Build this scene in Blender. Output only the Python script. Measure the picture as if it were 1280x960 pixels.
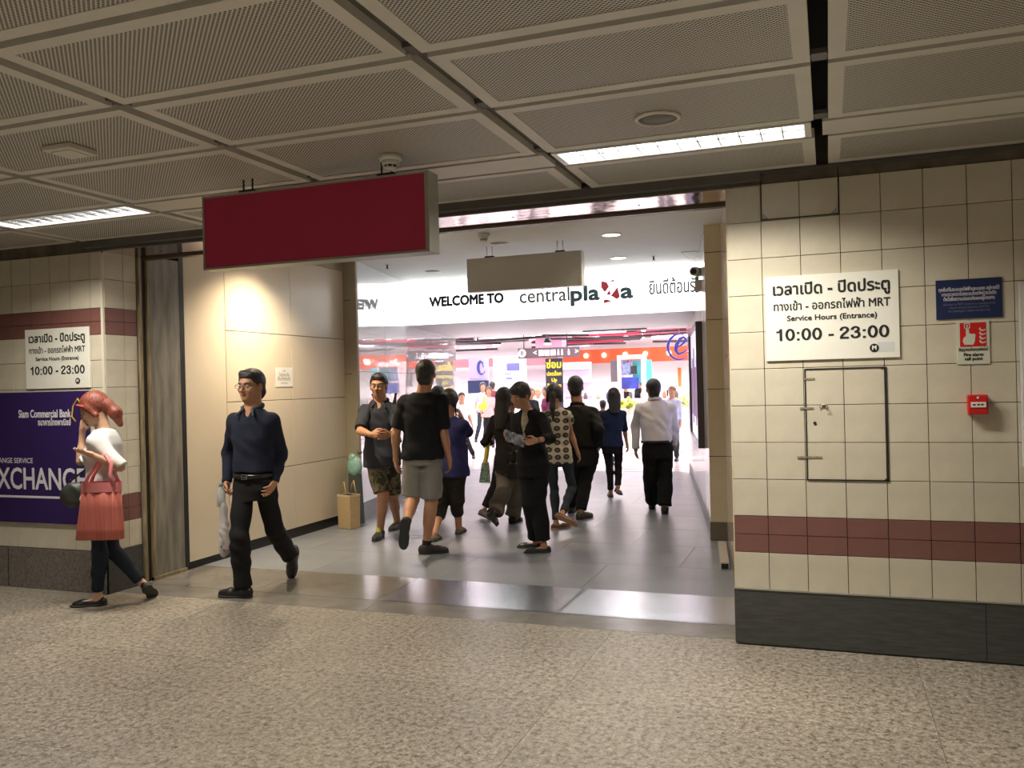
import bpy, bmesh, math, random
import numpy as np
from mathutils import Vector, Matrix

for o in list(bpy.data.objects): bpy.data.objects.remove(o)
SC = bpy.context.scene
COL = SC.collection
PI = math.pi

# ------------------------------------------------------------------ camera, world, exposure
YAW = math.radians(20.2); ROLL = math.radians(1.42); F = 1075.0; H = 1.56
RT = Vector((math.cos(YAW), math.sin(YAW), 0)); FW = Vector((-math.sin(YAW), math.cos(YAW), 0)); UP = Vector((0, 0, 1))
cam_d = bpy.data.cameras.new('camera'); cam = bpy.data.objects.new('camera', cam_d); COL.objects.link(cam)
cx_ = RT * math.cos(ROLL) - UP * math.sin(ROLL); cy_ = RT * math.sin(ROLL) + UP * math.cos(ROLL); cz_ = -FW
M = Matrix(((cx_.x, cy_.x, cz_.x, 0), (cx_.y, cy_.y, cz_.y, 0), (cx_.z, cy_.z, cz_.z, H), (0, 0, 0, 1)))
cam.matrix_world = M
cam_d.sensor_width = 36.0; cam_d.lens = F / 1280 * 36.0; cam_d.clip_end = 200; cam_d.clip_start = 0.05
SC.camera = cam
SC.view_settings.view_transform = 'Standard'; SC.view_settings.look = 'None'
SC.view_settings.gamma = 1; SC.view_settings.exposure = 0.38
SC.view_settings.use_curve_mapping = False
w = bpy.data.worlds.new('world'); SC.world = w; w.use_nodes = True
w.node_tree.nodes['Background'].inputs[0].default_value = (1.0, 0.94, 0.85, 1)
w.node_tree.nodes['Background'].inputs[1].default_value = 0.28

def area(name, loc, sx, sy, power, color=(1, 1, 1), rot=(0, 0, 0), spread=None):
    l = bpy.data.lights.new(name, 'AREA'); l.shape = 'RECTANGLE'; l.size = sx; l.size_y = sy
    l.energy = power; l.color = color
    if spread: l.spread = spread
    o = bpy.data.objects.new(name, l); o.location = loc; o.rotation_euler = rot; COL.objects.link(o)
    return o
WARM = (1.0, 0.93, 0.80)
# station hall tubes (rows of fittings in the ceiling behind the camera and overhead)
for i, (x, y) in enumerate(((-5.4, 0.75), (-0.7, 0.75), (3.4, 0.75), (-3.4, -2.9), (1.0, -2.9))):
    area('hall_tube_light', (x, y, 2.72), 1.2, 0.2, 58, WARM, spread=2.3)
# mall daylight-white ceiling lights
for x in (-13, -9, -5, -1.5):
    for y in (17.5, 21.5, 25.0):
        area('mall_ceiling_light', (x, y, 3.3), 2.6, 1.6, 165, (0.97, 0.97, 1.0))
area('portal_light', (-4.3, 13.2, 2.85), 3.2, 1.6, 270, (0.90, 0.96, 1.0))

def unproj(px, py, d):
    """photograph point at camera depth d -> real place in the hall"""
    x = (px - 640) / F; y = -(py - 480) / F
    c, s = math.cos(ROLL), math.sin(ROLL)
    xr = x * c + y * s; yr = -x * s + y * c
    return FW * d + RT * (xr * d) + UP * (H + yr * d)

# ------------------------------------------------------------------ helpers
def linkobj(name, data, parent=None, loc=None):
    o = bpy.data.objects.new(name, data); COL.objects.link(o)
    if parent is not None: o.parent = parent
    if loc is not None: o.location = loc
    return o

def tag(o, label=None, cat=None, group=None, kind=None):
    if label: o['label'] = label
    if cat: o['category'] = cat
    if group: o['group'] = group
    if kind: o['kind'] = kind
    return o

def empty(name, loc=(0, 0, 0), rz=0, label=None, cat=None, group=None, kind=None):
    o = bpy.data.objects.new(name, None); COL.objects.link(o); o.location = loc; o.rotation_euler = (0, 0, rz)
    o.empty_display_size = 0.1
    return tag(o, label, cat, group, kind)

class MB:
    def __init__(s): s.v = []; s.f = []; s.sm = []
    def add(s, v, f, smooth=False):
        n = len(s.v); s.v += [tuple(p) for p in v]; s.f += [tuple(i + n for i in q) for q in f]; s.sm += [smooth] * len(f); return s
    def box(s, x0, y0, z0, x1, y1, z1, bev=0):
        if bev:
            b = bmesh.new(); bmesh.ops.create_cube(b, size=1)
            for v in b.verts: v.co = Vector(((x0 + x1) / 2 + v.co.x * (x1 - x0), (y0 + y1) / 2 + v.co.y * (y1 - y0), (z0 + z1) / 2 + v.co.z * (z1 - z0)))
            bmesh.ops.bevel(b, geom=list(b.edges), offset=bev, segments=2, affect='EDGES', profile=0.5)
            b.verts.index_update(); s.add([v.co for v in b.verts], [[v.index for v in f.verts] for f in b.faces]); b.free(); return s
        v = [(x, y, z) for z in (z0, z1) for y in (y0, y1) for x in (x0, x1)]
        return s.add(v, [(0, 2, 3, 1), (4, 5, 7, 6), (0, 1, 5, 4), (2, 6, 7, 3), (0, 4, 6, 2), (1, 3, 7, 5)])
    def hexa(s, b4, t4):
        v = list(b4) + list(t4)
        return s.add(v, [(3, 2, 1, 0), (4, 5, 6, 7), (0, 1, 5, 4), (1, 2, 6, 5), (2, 3, 7, 6), (3, 0, 4, 7)])
    def tube(s, pts, r, n=10, cap=True, smooth=True, closed=False):
        pts = [Vector(p) for p in pts]; rs = r if isinstance(r, (list, tuple)) else [r] * len(pts)
        v = []; m = len(pts); a0 = None
        for i, p in enumerate(pts):
            if closed: t = (pts[(i + 1) % m] - pts[i - 1]).normalized()
            else: t = (pts[min(i + 1, m - 1)] - pts[max(i - 1, 0)]).normalized()
            if a0 is None:
                a0 = t.orthogonal().normalized()
            a = (a0 - t * a0.dot(t)).normalized(); b = t.cross(a); a0 = a
            for k in range(n):
                th = 2 * PI * k / n; v.append(p + (a * math.cos(th) + b * math.sin(th)) * rs[i])
        f = []
        for i in range(m if closed else m - 1):
            j = (i + 1) % m
            for k in range(n): f.append((i * n + k, i * n + (k + 1) % n, j * n + (k + 1) % n, j * n + k))
        s.add(v, f, smooth)
        if cap and not closed:
            n0 = len(s.v) - len(v)
            s.f += [tuple(n0 + k for k in reversed(range(n))), tuple(n0 + (m - 1) * n + k for k in range(n))]; s.sm += [False, False]
        return s
    def lathe(s, prof, c=(0, 0, 0), n=24, smooth=True, ax='z'):
        v = []
        for r, z in prof:
            for k in range(n):
                th = 2 * PI * k / n; p = (r * math.cos(th), r * math.sin(th), z)
                if ax == 'y': p = (p[0], p[2], p[1])
                v.append((c[0] + p[0], c[1] + p[1], c[2] + p[2]))
        m = len(prof); f = []
        for i in range(m - 1):
            for k in range(n): f.append((i * n + k, i * n + (k + 1) % n, (i + 1) * n + (k + 1) % n, (i + 1) * n + k))
        f += [tuple(reversed(range(n))), tuple((m - 1) * n + k for k in range(n))]
        sm = [smooth] * (len(f) - 2) + [False, False]
        n0 = len(s.v); s.v += v; s.f += [tuple(i + n0 for i in q) for q in f]; s.sm += sm; return s
    def ell(s, c, r, n=14, m=9):
        v = []; f = []
        for i in range(m + 1):
            ph = PI * i / m
            for k in range(n):
                th = 2 * PI * k / n
                v.append((c[0] + r[0] * math.sin(ph) * math.cos(th), c[1] + r[1] * math.sin(ph) * math.sin(th), c[2] + r[2] * math.cos(ph)))
        for i in range(m):
            for k in range(n): f.append((i * n + k, (i + 1) * n + k, (i + 1) * n + (k + 1) % n, i * n + (k + 1) % n))
        return s.add(v, f, True)
    def prism(s, poly, fn, t0, t1):
        """poly (a,b) outline; fn(a,b,t)->xyz"""
        n = len(poly); v = [fn(a, b, t0) for a, b in poly] + [fn(a, b, t1) for a, b in poly]
        f = [tuple(range(n)), tuple(reversed(range(n, 2 * n)))] + [(i, n + i, n + (i + 1) % n, (i + 1) % n) for i in range(n)]
        return s.add(v, f)
    def xf(s, M):
        s.v = [tuple(M @ Vector(p)) for p in s.v]; return s
    def mesh(s, name, mat):
        me = bpy.data.meshes.new(name); me.from_pydata(s.v, [], s.f); me.polygons.foreach_set('use_smooth', s.sm)
        if mat: me.materials.append(mat)
        b = bmesh.new(); b.from_mesh(me); bmesh.ops.recalc_face_normals(b, faces=b.faces); b.to_mesh(me); b.free()
        me.update(); return me
    def build(s, name, mat, parent=None, loc=None):
        return linkobj(name, s.mesh(name, mat), parent, loc)

# ------------------------------------------------------------------ materials
MATS = {}
def mat(name, col, rough=0.6, metal=0, spec=0.5, noise=0, nscale=20, bump=0, bscale=60, emit=None, estr=0, trans=0, alpha=1, coat=0, col2=None, detail=4, sheen=0, ncrd='Object', stretch=None, aniso=0):
    if name in MATS: return MATS[name]
    m = bpy.data.materials.new(name); m.use_nodes = True; MATS[name] = m
    nt = m.node_tree; b = nt.nodes['Principled BSDF']
    b.inputs['Base Color'].default_value = (*col, 1); b.inputs['Roughness'].default_value = rough; b.inputs['Metallic'].default_value = metal
    b.inputs['Specular IOR Level'].default_value = spec
    if coat: b.inputs['Coat Weight'].default_value = coat; b.inputs['Coat Roughness'].default_value = 0.03
    if trans: b.inputs['Transmission Weight'].default_value = trans
    if alpha < 1: b.inputs['Alpha'].default_value = alpha
    if sheen: b.inputs['Sheen Weight'].default_value = sheen
    if emit: b.inputs['Emission Color'].default_value = (*emit, 1); b.inputs['Emission Strength'].default_value = estr
    if noise or bump:
        tc = nt.nodes.new('ShaderNodeTexCoord'); src = tc.outputs[ncrd]
        if stretch:
            mp = nt.nodes.new('ShaderNodeMapping'); mp.inputs['Scale'].default_value = stretch; nt.links.new(src, mp.inputs[0]); src = mp.outputs[0]
    if noise:
        n = nt.nodes.new('ShaderNodeTexNoise'); n.inputs['Scale'].default_value = nscale; n.inputs['Detail'].default_value = detail
        nt.links.new(src, n.inputs['Vector'])
        r = nt.nodes.new('ShaderNodeValToRGB'); r.color_ramp.elements[0].position = 0.32; r.color_ramp.elements[1].position = 0.68
        c2 = col2 or tuple(c * (1 - noise) for c in col)
        r.color_ramp.elements[0].color = (*c2, 1); r.color_ramp.elements[1].color = (*col, 1)
        nt.links.new(n.outputs[0], r.inputs[0]); nt.links.new(r.outputs[0], b.inputs['Base Color'])
    if bump:
        n2 = nt.nodes.new('ShaderNodeTexNoise'); n2.inputs['Scale'].default_value = bscale; n2.inputs['Detail'].default_value = 3
        nt.links.new(src, n2.inputs['Vector'])
        bp = nt.nodes.new('ShaderNodeBump'); bp.inputs['Strength'].default_value = bump; bp.inputs['Distance'].default_value = 0.01
        nt.links.new(n2.outputs[0], bp.inputs['Height']); nt.links.new(bp.outputs[0], b.inputs['Normal'])
    return m

def nn(nt, typ, **kw):
    n = nt.nodes.new(typ)
    for k, v in kw.items():
        if k.startswith('i_'): n.inputs[int(k[2:])].default_value = v
        else: setattr(n, k, v)
    return n

TILE = mat('cream_tile', (0.60, 0.55, 0.44), 0.28, noise=0.14, nscale=6, bump=0.08, bscale=9, spec=0.4, ncrd='Object')
MAROON = mat('maroon_tile', (0.20, 0.088, 0.076), 0.3, noise=0.12, nscale=9, bump=0.05, bscale=12)
GROUT = mat('grout', (0.20, 0.17, 0.13), 0.9, noise=0.5, nscale=7)
GREYSTONE = mat('baseboard_stone', (0.070, 0.073, 0.070), 0.42, noise=0.4, nscale=14, stretch=(0.6, 1, 6), bump=0.1, bscale=20)
GREYGRAN = mat('baseboard_granite', (0.23, 0.20, 0.18), 0.4, noise=0.62, nscale=90, detail=8)
CREAM = mat('cream_panel', (0.70, 0.61, 0.47), 0.22, noise=0.05, nscale=2, spec=0.5)
WHITE = mat('white_paint', (0.78, 0.76, 0.72), 0.6, noise=0.04, nscale=3)
CEILW = mat('corridor_ceiling_paint', (0.82, 0.80, 0.76), 0.7, noise=0.04, nscale=2)
FRAMEM = mat('ceiling_panel_paint', (0.60, 0.575, 0.52), 0.5, noise=0.07, nscale=5)
CHANNEL = mat('ceiling_channel_metal', (0.11, 0.105, 0.098), 0.5, noise=0.2, nscale=8)
DARK = mat('plenum_black', (0.012, 0.012, 0.014), 0.8)
BLACK = mat('black_paint', (0.015, 0.015, 0.016), 0.5)
STEEL = mat('steel_column_metal', (0.27, 0.25, 0.205), 0.5, metal=0.0, noise=0.5, nscale=5, stretch=(3, 3, 0.5), bump=0.1, bscale=10)
BRASSED = mat('rusty_steel_edge', (0.36, 0.29, 0.17), 0.5, metal=0.0, noise=0.6, nscale=8, stretch=(4, 4, 0.6))
ALU = mat('aluminium', (0.42, 0.42, 0.38), 0.35, metal=0.7)
SIGNRED = mat('sign_red', (0.42, 0.024, 0.075), 0.5, noise=0.06, nscale=4)
SIGNGREY = mat('sign_grey', (0.46, 0.45, 0.42), 0.5, noise=0.05, nscale=4)
SIGNWHITE = mat('sign_white', (0.76, 0.75, 0.68), 0.35)
INK = mat('black_ink', (0.012, 0.012, 0.014), 0.5)
INKW = mat('white_ink', (0.72, 0.70, 0.76), 0.5)
PURPLE = mat('poster_purple', (0.034, 0.017, 0.105), 0.35, noise=0.1, nscale=2)
NAVY = mat('sign_navy', (0.012, 0.022, 0.085), 0.4)
REDP = mat('alarm_red', (0.55, 0.014, 0.014), 0.35)
GOLD = mat('gold_ink', (0.70, 0.47, 0.05), 0.4)
CORRGREY = mat('corridor_column_paint', (0.38, 0.33, 0.24), 0.5, noise=0.1, nscale=4)
BEIGECOL = mat('beige_column_panel', (0.74, 0.62, 0.42), 0.3, noise=0.05, nscale=3)
SKIRT = mat('skirting_grey', (0.17, 0.18, 0.19), 0.4, noise=0.2, nscale=20)
MALLW = mat('mall_white', (0.92, 0.88, 0.89), 0.5)

def granite():
    m = bpy.data.materials.new('granite_floor'); m.use_nodes = True; nt = m.node_tree; b = nt.nodes['Principled BSDF']; L = nt.links.new
    tc = nn(nt, 'ShaderNodeTexCoord'); vo = nn(nt, 'ShaderNodeTexVoronoi'); vo.inputs['Scale'].default_value = 105
    L(tc.outputs['Object'], vo.inputs['Vector'])
    n1 = nn(nt, 'ShaderNodeTexNoise'); n1.inputs['Scale'].default_value = 30; n1.inputs['Detail'].default_value = 6; n1.inputs['Roughness'].default_value = 0.75
    L(tc.outputs['Object'], n1.inputs['Vector'])
    r = nn(nt, 'ShaderNodeValToRGB'); e = r.color_ramp.elements
    e[0].position = 0.40; e[0].color = (0.13, 0.112, 0.092, 1); e[1].position = 0.60; e[1].color = (0.355, 0.315, 0.26, 1)
    e2 = r.color_ramp.elements.new(0.47); e2.color = (0.262, 0.230, 0.186, 1)
    L(n1.outputs[0], r.inputs[0])
    n2 = nn(nt, 'ShaderNodeTexNoise'); n2.inputs['Scale'].default_value = 0.9; n2.inputs['Detail'].default_value = 3
    L(tc.outputs['Object'], n2.inputs['Vector'])
    mr = nn(nt, 'ShaderNodeMapRange'); mr.inputs[1].default_value = 0.3; mr.inputs[2].default_value = 0.7; mr.inputs[3].default_value = 0.86; mr.inputs[4].default_value = 1.06
    L(n2.outputs[0], mr.inputs[0])
    mx = nn(nt, 'ShaderNodeVectorMath', operation='SCALE'); L(r.outputs[0], mx.inputs[0]); L(mr.outputs[0], mx.inputs['Scale'])
    sc2 = nn(nt, 'ShaderNodeSeparateColor'); L(vo.outputs['Color'], sc2.inputs[0]); m3 = nn(nt, 'ShaderNodeMapRange'); m3.inputs[3].default_value = 0.72; m3.inputs[4].default_value = 1.25; L(sc2.outputs[0], m3.inputs[0])
    mx2 = nn(nt, 'ShaderNodeVectorMath', operation='SCALE'); L(mx.outputs[0], mx2.inputs[0]); L(m3.outputs[0], mx2.inputs['Scale'])
    L(mx2.outputs[0], b.inputs['Base Color'])
    b.inputs['Roughness'].default_value = 0.42; b.inputs['Specular IOR Level'].default_value = 0.45
    rr = nn(nt, 'ShaderNodeMapRange'); rr.inputs[3].default_value = 0.30; rr.inputs[4].default_value = 0.52; L(n1.outputs[0], rr.inputs[0]); L(rr.outputs[0], b.inputs['Roughness'])
    bp = nn(nt, 'ShaderNodeBump'); bp.inputs['Strength'].default_value = 0.25; bp.inputs['Distance'].default_value = 0.004
    L(n1.outputs[0], bp.inputs['Height']); L(bp.outputs[0], b.inputs['Normal'])
    return m
GRANITE = granite()
CORRFLOOR = mat('corridor_floor_stone', (0.255, 0.272, 0.30), 0.34, noise=0.2, nscale=2.2, spec=0.5, bump=0.03, bscale=6)
THRESH = mat('threshold_stone', (0.20, 0.185, 0.165), 0.26, noise=0.25, nscale=5, bump=0.04, bscale=20)
PLATE = mat('ribbed_steel_plate', (0.90, 0.93, 0.97), 0.26, metal=1.0, noise=0.1, nscale=4)
MALLFLOOR = mat('mall_floor', (0.86, 0.80, 0.80), 0.12, spec=0.6)

def perforated():
    m = bpy.data.materials.new('perforated_panel'); m.use_nodes = True; nt = m.node_tree; b = nt.nodes['Principled BSDF']; L = nt.links.new
    tc = nn(nt, 'ShaderNodeTexCoord'); sp = nn(nt, 'ShaderNodeSeparateXYZ'); L(tc.outputs['Object'], sp.inputs[0])
    def cell(off):
        outs = []
        for ax, pitch, o in (('X', 0.0190, off[0]), ('Y', 0.0190, off[1])):
            a = nn(nt, 'ShaderNodeMath', operation='MULTIPLY_ADD'); a.inputs[1].default_value = 1 / pitch; a.inputs[2].default_value = o + 500
            L(sp.outputs[ax], a.inputs[0]); f = nn(nt, 'ShaderNodeMath', operation='FRACT'); L(a.outputs[0], f.inputs[0])
            s = nn(nt, 'ShaderNodeMath', operation='SUBTRACT'); s.inputs[1].default_value = 0.5; L(f.outputs[0], s.inputs[0])
            q = nn(nt, 'ShaderNodeMath', operation='MULTIPLY'); L(s.outputs[0], q.inputs[0]); L(s.outputs[0], q.inputs[1]); outs.append(q)
        ad = nn(nt, 'ShaderNodeMath', operation='ADD'); L(outs[0].outputs[0], ad.inputs[0]); L(outs[1].outputs[0], ad.inputs[1]); return ad
    c1 = cell((0, 0)); c2 = cell((0.5, 0.5))
    mn = nn(nt, 'ShaderNodeMath', operation='MINIMUM'); L(c1.outputs[0], mn.inputs[0]); L(c2.outputs[0], mn.inputs[1])
    lt = nn(nt, 'ShaderNodeMath', operation='LESS_THAN'); lt.inputs[1].default_value = 0.070; L(mn.outputs[0], lt.inputs[0])
    mx = nn(nt, 'ShaderNodeMix', data_type='RGBA'); mx.inputs['A'].default_value = (0.58, 0.555, 0.50, 1); mx.inputs['B'].default_value = (0.04, 0.037, 0.035, 1)
    L(lt.outputs[0], mx.inputs['Factor']); L(mx.outputs['Result'], b.inputs['Base Color']); b.inputs['Roughness'].default_value = 0.55
    return m
PERF = perforated()

def glossywall():
    m = bpy.data.materials.new('back_painted_glass'); m.use_nodes = True; nt = m.node_tree; b = nt.nodes['Principled BSDF']
    b.inputs['Base Color'].default_value = (0.74, 0.76, 0.77, 1); b.inputs['Roughness'].default_value = 0.04
    b.inputs['Specular IOR Level'].default_value = 0.9; b.inputs['Coat Weight'].default_value = 0.8; b.inputs['Coat Roughness'].default_value = 0.02
    tc = nn(nt, 'ShaderNodeTexCoord'); n = nn(nt, 'ShaderNodeTexNoise'); n.inputs['Scale'].default_value = 1.6; nt.links.new(tc.outputs['Object'], n.inputs['Vector'])
    bp = nn(nt, 'ShaderNodeBump'); bp.inputs['Strength'].default_value = 0.12; bp.inputs['Distance'].default_value = 0.03
    nt.links.new(n.outputs[0], bp.inputs['Height']); nt.links.new(bp.outputs[0], b.inputs['Normal']); nt.links.new(bp.outputs[0], b.inputs['Coat Normal'])
    return m
GLASSW = glossywall()
CHROME = mat('polished_soffit_steel', (0.52, 0.44, 0.42), 0.10, metal=1.0, bump=0.35, bscale=3)

def emat(name, col, s): return mat(name, (0.8, 0.8, 0.8), 0.5, emit=col, estr=s)
TUBE = emat('fluorescent_tube', (1.0, 0.96, 0.90), 8)
LAMPW = emat('downlight_lamp', (1.0, 0.86, 0.66), 14)
BACKLIT = emat('backlit_acrylic', (0.97, 1.0, 1.0), 1.9)

def ribbon(pts, w, closed=False):
    n = len(pts); vv = []; P_ = [Vector((p[0], p[1])) for p in pts]
    for i in range(n):
        a = P_[i - 1] if (i or closed) else P_[i]; b = P_[(i + 1) % n] if (i < n - 1 or closed) else P_[i]
        t = (b - a).normalized(); q = Vector((-t.y, t.x)) * w / 2; vv += [P_[i] + q, P_[i] - q]
    return vv, [(2 * i, 2 * i + 1, (2 * i + 3) % (2 * n), (2 * i + 2) % (2 * n)) for i in range(n if closed else n - 1)]
def digits(body, x, y, z, h, width, m, parent):
    adv = {'0': .60, '1': .60, '2': .60, '3': .60, ':': .30, ' ': .26, '-': .38}; tot = sum(adv[c] for c in body); sx = width / tot; mb = MB(); cx0 = 0; sw = .155
    for c in body:
        g = []
        if c == '0': g = [([(.28 + .195 * math.cos(a), .5 + .425 * math.sin(a)) for a in [2 * PI * k / 28 for k in range(28)]], True)]
        if c == '1': g = [([(.36, 0), (.36, 1.0)], False), ([(.37, .93), (.31, .80), (.22, .745), (.10, .735)], False)]
        if c == '2': g = [([(.085, .66), (.10, .80), (.17, .89), (.28, .925), (.39, .89), (.455, .79), (.44, .66), (.37, .54), (.22, .38), (.13, .24), (.09, .075)], False), ([(.02, .075), (.50, .075)], False)]
        if c == '3': g = [([(.075, .70), (.12, .84), (.20, .91), (.29, .925), (.40, .87), (.435, .75), (.39, .61), (.30, .55), (.21, .54)], False), ([(.21, .54), (.33, .52), (.43, .45), (.47, .31), (.42, .15), (.29, .075), (.17, .09), (.09, .17), (.06, .31)], False)]
        if c == ':': g = [([(.13, 0), (.13, .17)], False), ([(.13, .54), (.13, .71)], False)]
        if c == '-': g = [([(.04, .36), (.33, .36)], False)]
        for pts, cl in g:
            vv, ff = ribbon([(px_, py_) for px_, py_ in pts], sw, cl)
            mb.add([(x - width / 2 + (cx0 + v_.x) * sx, y - .0002 * len(mb.v) / 400, z + (v_.y - .5) * h) for v_ in vv], ff)
        cx0 += adv[c]
    return mb.build('lettering', m, parent)
# text, fitted to a width afterwards
FIT = []; BOLD = {}
def text(body, x, y, z, h, width=None, m=INK, parent=None, bold=0.0, rot=(PI / 2, 0, 0), align='CENTER', name='lettering', shear=0, depth=0.0004):
    c = bpy.data.curves.new(name, 'FONT'); c.body = body; c.size = h; c.align_x = align; c.align_y = 'CENTER'; c.offset = min(bold, 0)
    c.extrude = depth; c.shear = shear; c.resolution_u = 3
    c.materials.append(m); o = linkobj(name, c, parent, (x, y, z)); o.rotation_euler = rot
    if bold > 0: BOLD[o.name] = bold
    if width: FIT.append((o, width))
    return o
# ------------------------------------------------------------------ the setting: floors
f = empty('floor', kind='structure')
FL = MB(); FL.box(-12, -7, -0.1, 6, 5.27, -0.012); FL.build('floor_bed', mat('joint_fill', (.24, .20, .15), .8), f)
gx = [-11.56 + 1.71 * k for k in range(11)]; gy = [5.27 - 1.2 * k for k in range(11)]
slab_mesh = {}
def slab(name, x0, y0, x1, y1, m, par, z=0.0, th=0.012, gap=0.0011, bev=0.0):
    key = (round(x1 - x0, 3), round(y1 - y0, 3), m.name)
    if key not in slab_mesh:
        a, b = (x1 - x0) / 2 - gap, (y1 - y0) / 2 - gap
        slab_mesh[key] = MB().box(-a, -b, -th, a, b, 0).mesh(name, m)
    return linkobj(name, slab_mesh[key], par, ((x0 + x1) / 2, (y0 + y1) / 2, z))
for i in range(10):
    for j in range(10):
        slab('granite_slab', gx[i], gy[j + 1], gx[i + 1], gy[j], GRANITE, f)
th = empty('floor_threshold', kind='structure')
MB().box(-5.34, 5.27, -0.1, -0.5, 6.32, -0.012).build('threshold_bed', GROUT, th)
xs = [-5.32, -4.3, -3.1, -1.9, -0.52]
for a, b in zip(xs, xs[1:]): slab('stone_strip', a, 5.272, b, 5.56, THRESH, th)
# ribbed steel threshold plates, four lengths with real ridges
for a, b, in ((-5.3, -4.25), (-4.25, -3.15), (-3.15, -1.76), (-1.76, -0.53)):
    mb = MB(); mb.box(a + .002, 5.562, -0.012, b - .002, 6.28, 0.001)
    if a > -4:
        pr = [(5.575 + .0018 * k, .0022 + .00022 * math.sin(2 * PI * k / 8)) for k in range(384)]; vv = [(x_, y_, z_) for y_, z_ in pr for x_ in (a + .02, b - .02)]
        mb.add(vv, [(2 * k, 2 * k + 1, 2 * k + 3, 2 * k + 2) for k in range(383)], True)
    mb.build('steel_plate', PLATE if a > -4 else mat('smooth_plate', (.20, .185, .165), .16, noise=.2, nscale=5), th)
fc = empty('floor_corridor', kind='structure')
MB().box(-6.9, 6.28, -0.1, -0.4, 14.62, -0.012).build('corridor_bed', SKIRT, fc)
ys = [6.284 + 0.9 * k for k in range(10)]; ys[-1] = 14.62
for j in range(9):
    off = 0.6 * (j % 2)
    xx = [-6.9] + [-6.6 + off + 1.2 * k for k in range(6)] + [-0.4]
    for a, b in zip(xx, xx[1:]):
        if b - a > 0.05: slab('grey_stone_slab', a, ys[j], b, ys[j + 1], CORRFLOOR, fc, gap=0.0015)
fm = empty('floor_mall', kind='structure')
MB().box(-24, 14.62, -0.1, 6, 34, -0.012).build('mall_bed', MALLW, fm)
for i in range(25):
    for j in range(12):
        slab('mall_floor_tile', -24 + 1.2 * i, 14.62 + 1.2 * j, -22.8 + 1.2 * i, 15.82 + 1.2 * j, MALLFLOOR, fm)
pk = mat('pink_floor_inlay', (0.62, 0.42, 0.42), 0.2)
for k in range(8): slab('floor_inlay', -6.2, 14.63 + 0.34 * k, -2.3, 14.71 + 0.34 * k, pk, fm, z=0.003, th=0.003)

# ------------------------------------------------------------------ tiled walls of the station
P_ = 0.2140
rows = [('n', .330, .543), ('m', .543, .648), ('m', .648, .756)] + [('n', .756 + P_ * k, .756 + P_ * (k + 1)) for k in range(9)]
tile_mesh = {}
def tile(par, kind, w_, h_, loc, rz=0):
    key = (kind, round(w_, 3), round(h_, 3))
    if key not in tile_mesh:
        a, b = w_ / 2 - .0018, h_ / 2 - .0018
        tile_mesh[key] = MB().box(-a, -.008, -b, a, 0.002, b, bev=.0012).mesh('tile', MAROON if kind == 'm' else TILE)
    o = linkobj('tile', tile_mesh[key], par, loc); o.rotation_euler = (0, 0, rz)
    r = random.Random(hash((round(loc[0], 2), round(loc[2], 2), 3)) % 99991)
    o.rotation_euler.x = r.uniform(-.0015, .0015); o.rotation_euler.z = rz + r.uniform(-.002, .002)
    return o
random.seed(5)
wr = empty('wall_right', (-0.54, 5.2, 0), kind='structure')
mb = MB(); mb.box(0, 0.008, 0, 4.4, .3, 3.3); mb.build('wall_core', GROUT, wr)
ex = [0.0, .193] + [.193 + .2135 * k for k in range(1, 19)]
for x0, x1 in zip(ex, ex[1:]):
    if x0 > 2.9: break
    for kind, z0, z1 in rows:
        inpanel = .40 < x0 and x1 < .86 and z0 > .95 and z1 < 1.63
        upper = .16 < x0 and x1 < .64 and z0 > 2.45
        tile(wr, kind, x1 - x0, z1 - z0, ((x0 + x1) / 2, -0.002 if (inpanel or upper) else 0, (z0 + z1) / 2))
# return of the right wall along the passage edge
rr_ = MB(); rr_.box(0, 0, .33, .012, .42, 2.75); rr_.build('wall_end_strip', BEIGECOL, wr, (-0.006, 0.01, 0))
MB().box(-.008, -.014, .008, 4.4, .02, .325, bev=.003).build('baseboard_stone', GREYSTONE, wr)
MB().box(-.008, -.018, .325, 4.4, .01, .332).build('baseboard_cap', ALU, wr)
for x in (1.3, 2.7): MB().box(x, -.0148, .01, x + .004, -.0135, .322).build('baseboard_joint', DARK, wr)

wl = empty('wall_left', (-5.3, 5.2, 0), kind='structure')
mb = MB(); mb.box(-5.0, 0.008, 0, 0, .38, 3.3); mb.build('wall_core', GROUT, wl)
rowsL = [('n', .330, .543), ('m', .543, .648), ('m', .648, .756)] + [('n', .756 + P_ * k, .756 + P_ * (k + 1)) for k in range(6)]
rowsL[-1] = ('n', rowsL[-1][1], 2.026); rowsL += [('m', 2.026, 2.13), ('m', 2.13, 2.235), ('n', 2.235, 2.46), ('n', 2.46, 2.675)]
ex = [0, -.115] + [-.115 - .2085 * k for k in range(1, 11)]
for x1, x0 in zip(ex, ex[1:]):
    for kind, z0, z1 in rowsL:
        tile(wl, kind, x1 - x0, z1 - z0, ((x0 + x1) / 2, 0, (z0 + z1) / 2))
for y0, y1 in ((0.004, .2), (.2, .335)):
    for kind, z0, z1 in rowsL:
        tile(wl, kind, y1 - y0, z1 - z0, (0.006, (y0 + y1) / 2, (z0 + z1) / 2), PI / 2)
MB().box(-5.0, -.016, .0, .012, .02, .325, bev=.003).build('baseboard_stone', GREYGRAN, wl)
MB().box(-.01, -.016, .0, .016, .335, .325, bev=.003).build('baseboard_stone', GREYSTONE, wl)
MB().box(-1.05, -.018, .01, -1.044, -.014, .325).build('baseboard_joint', DARK, wl)
MB().box(-.012, -.010, .325, .012, .006, 2.66).build('corner_bead', mat('corner_bead', (0.62, 0.58, 0.48), 0.3), wl)
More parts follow.
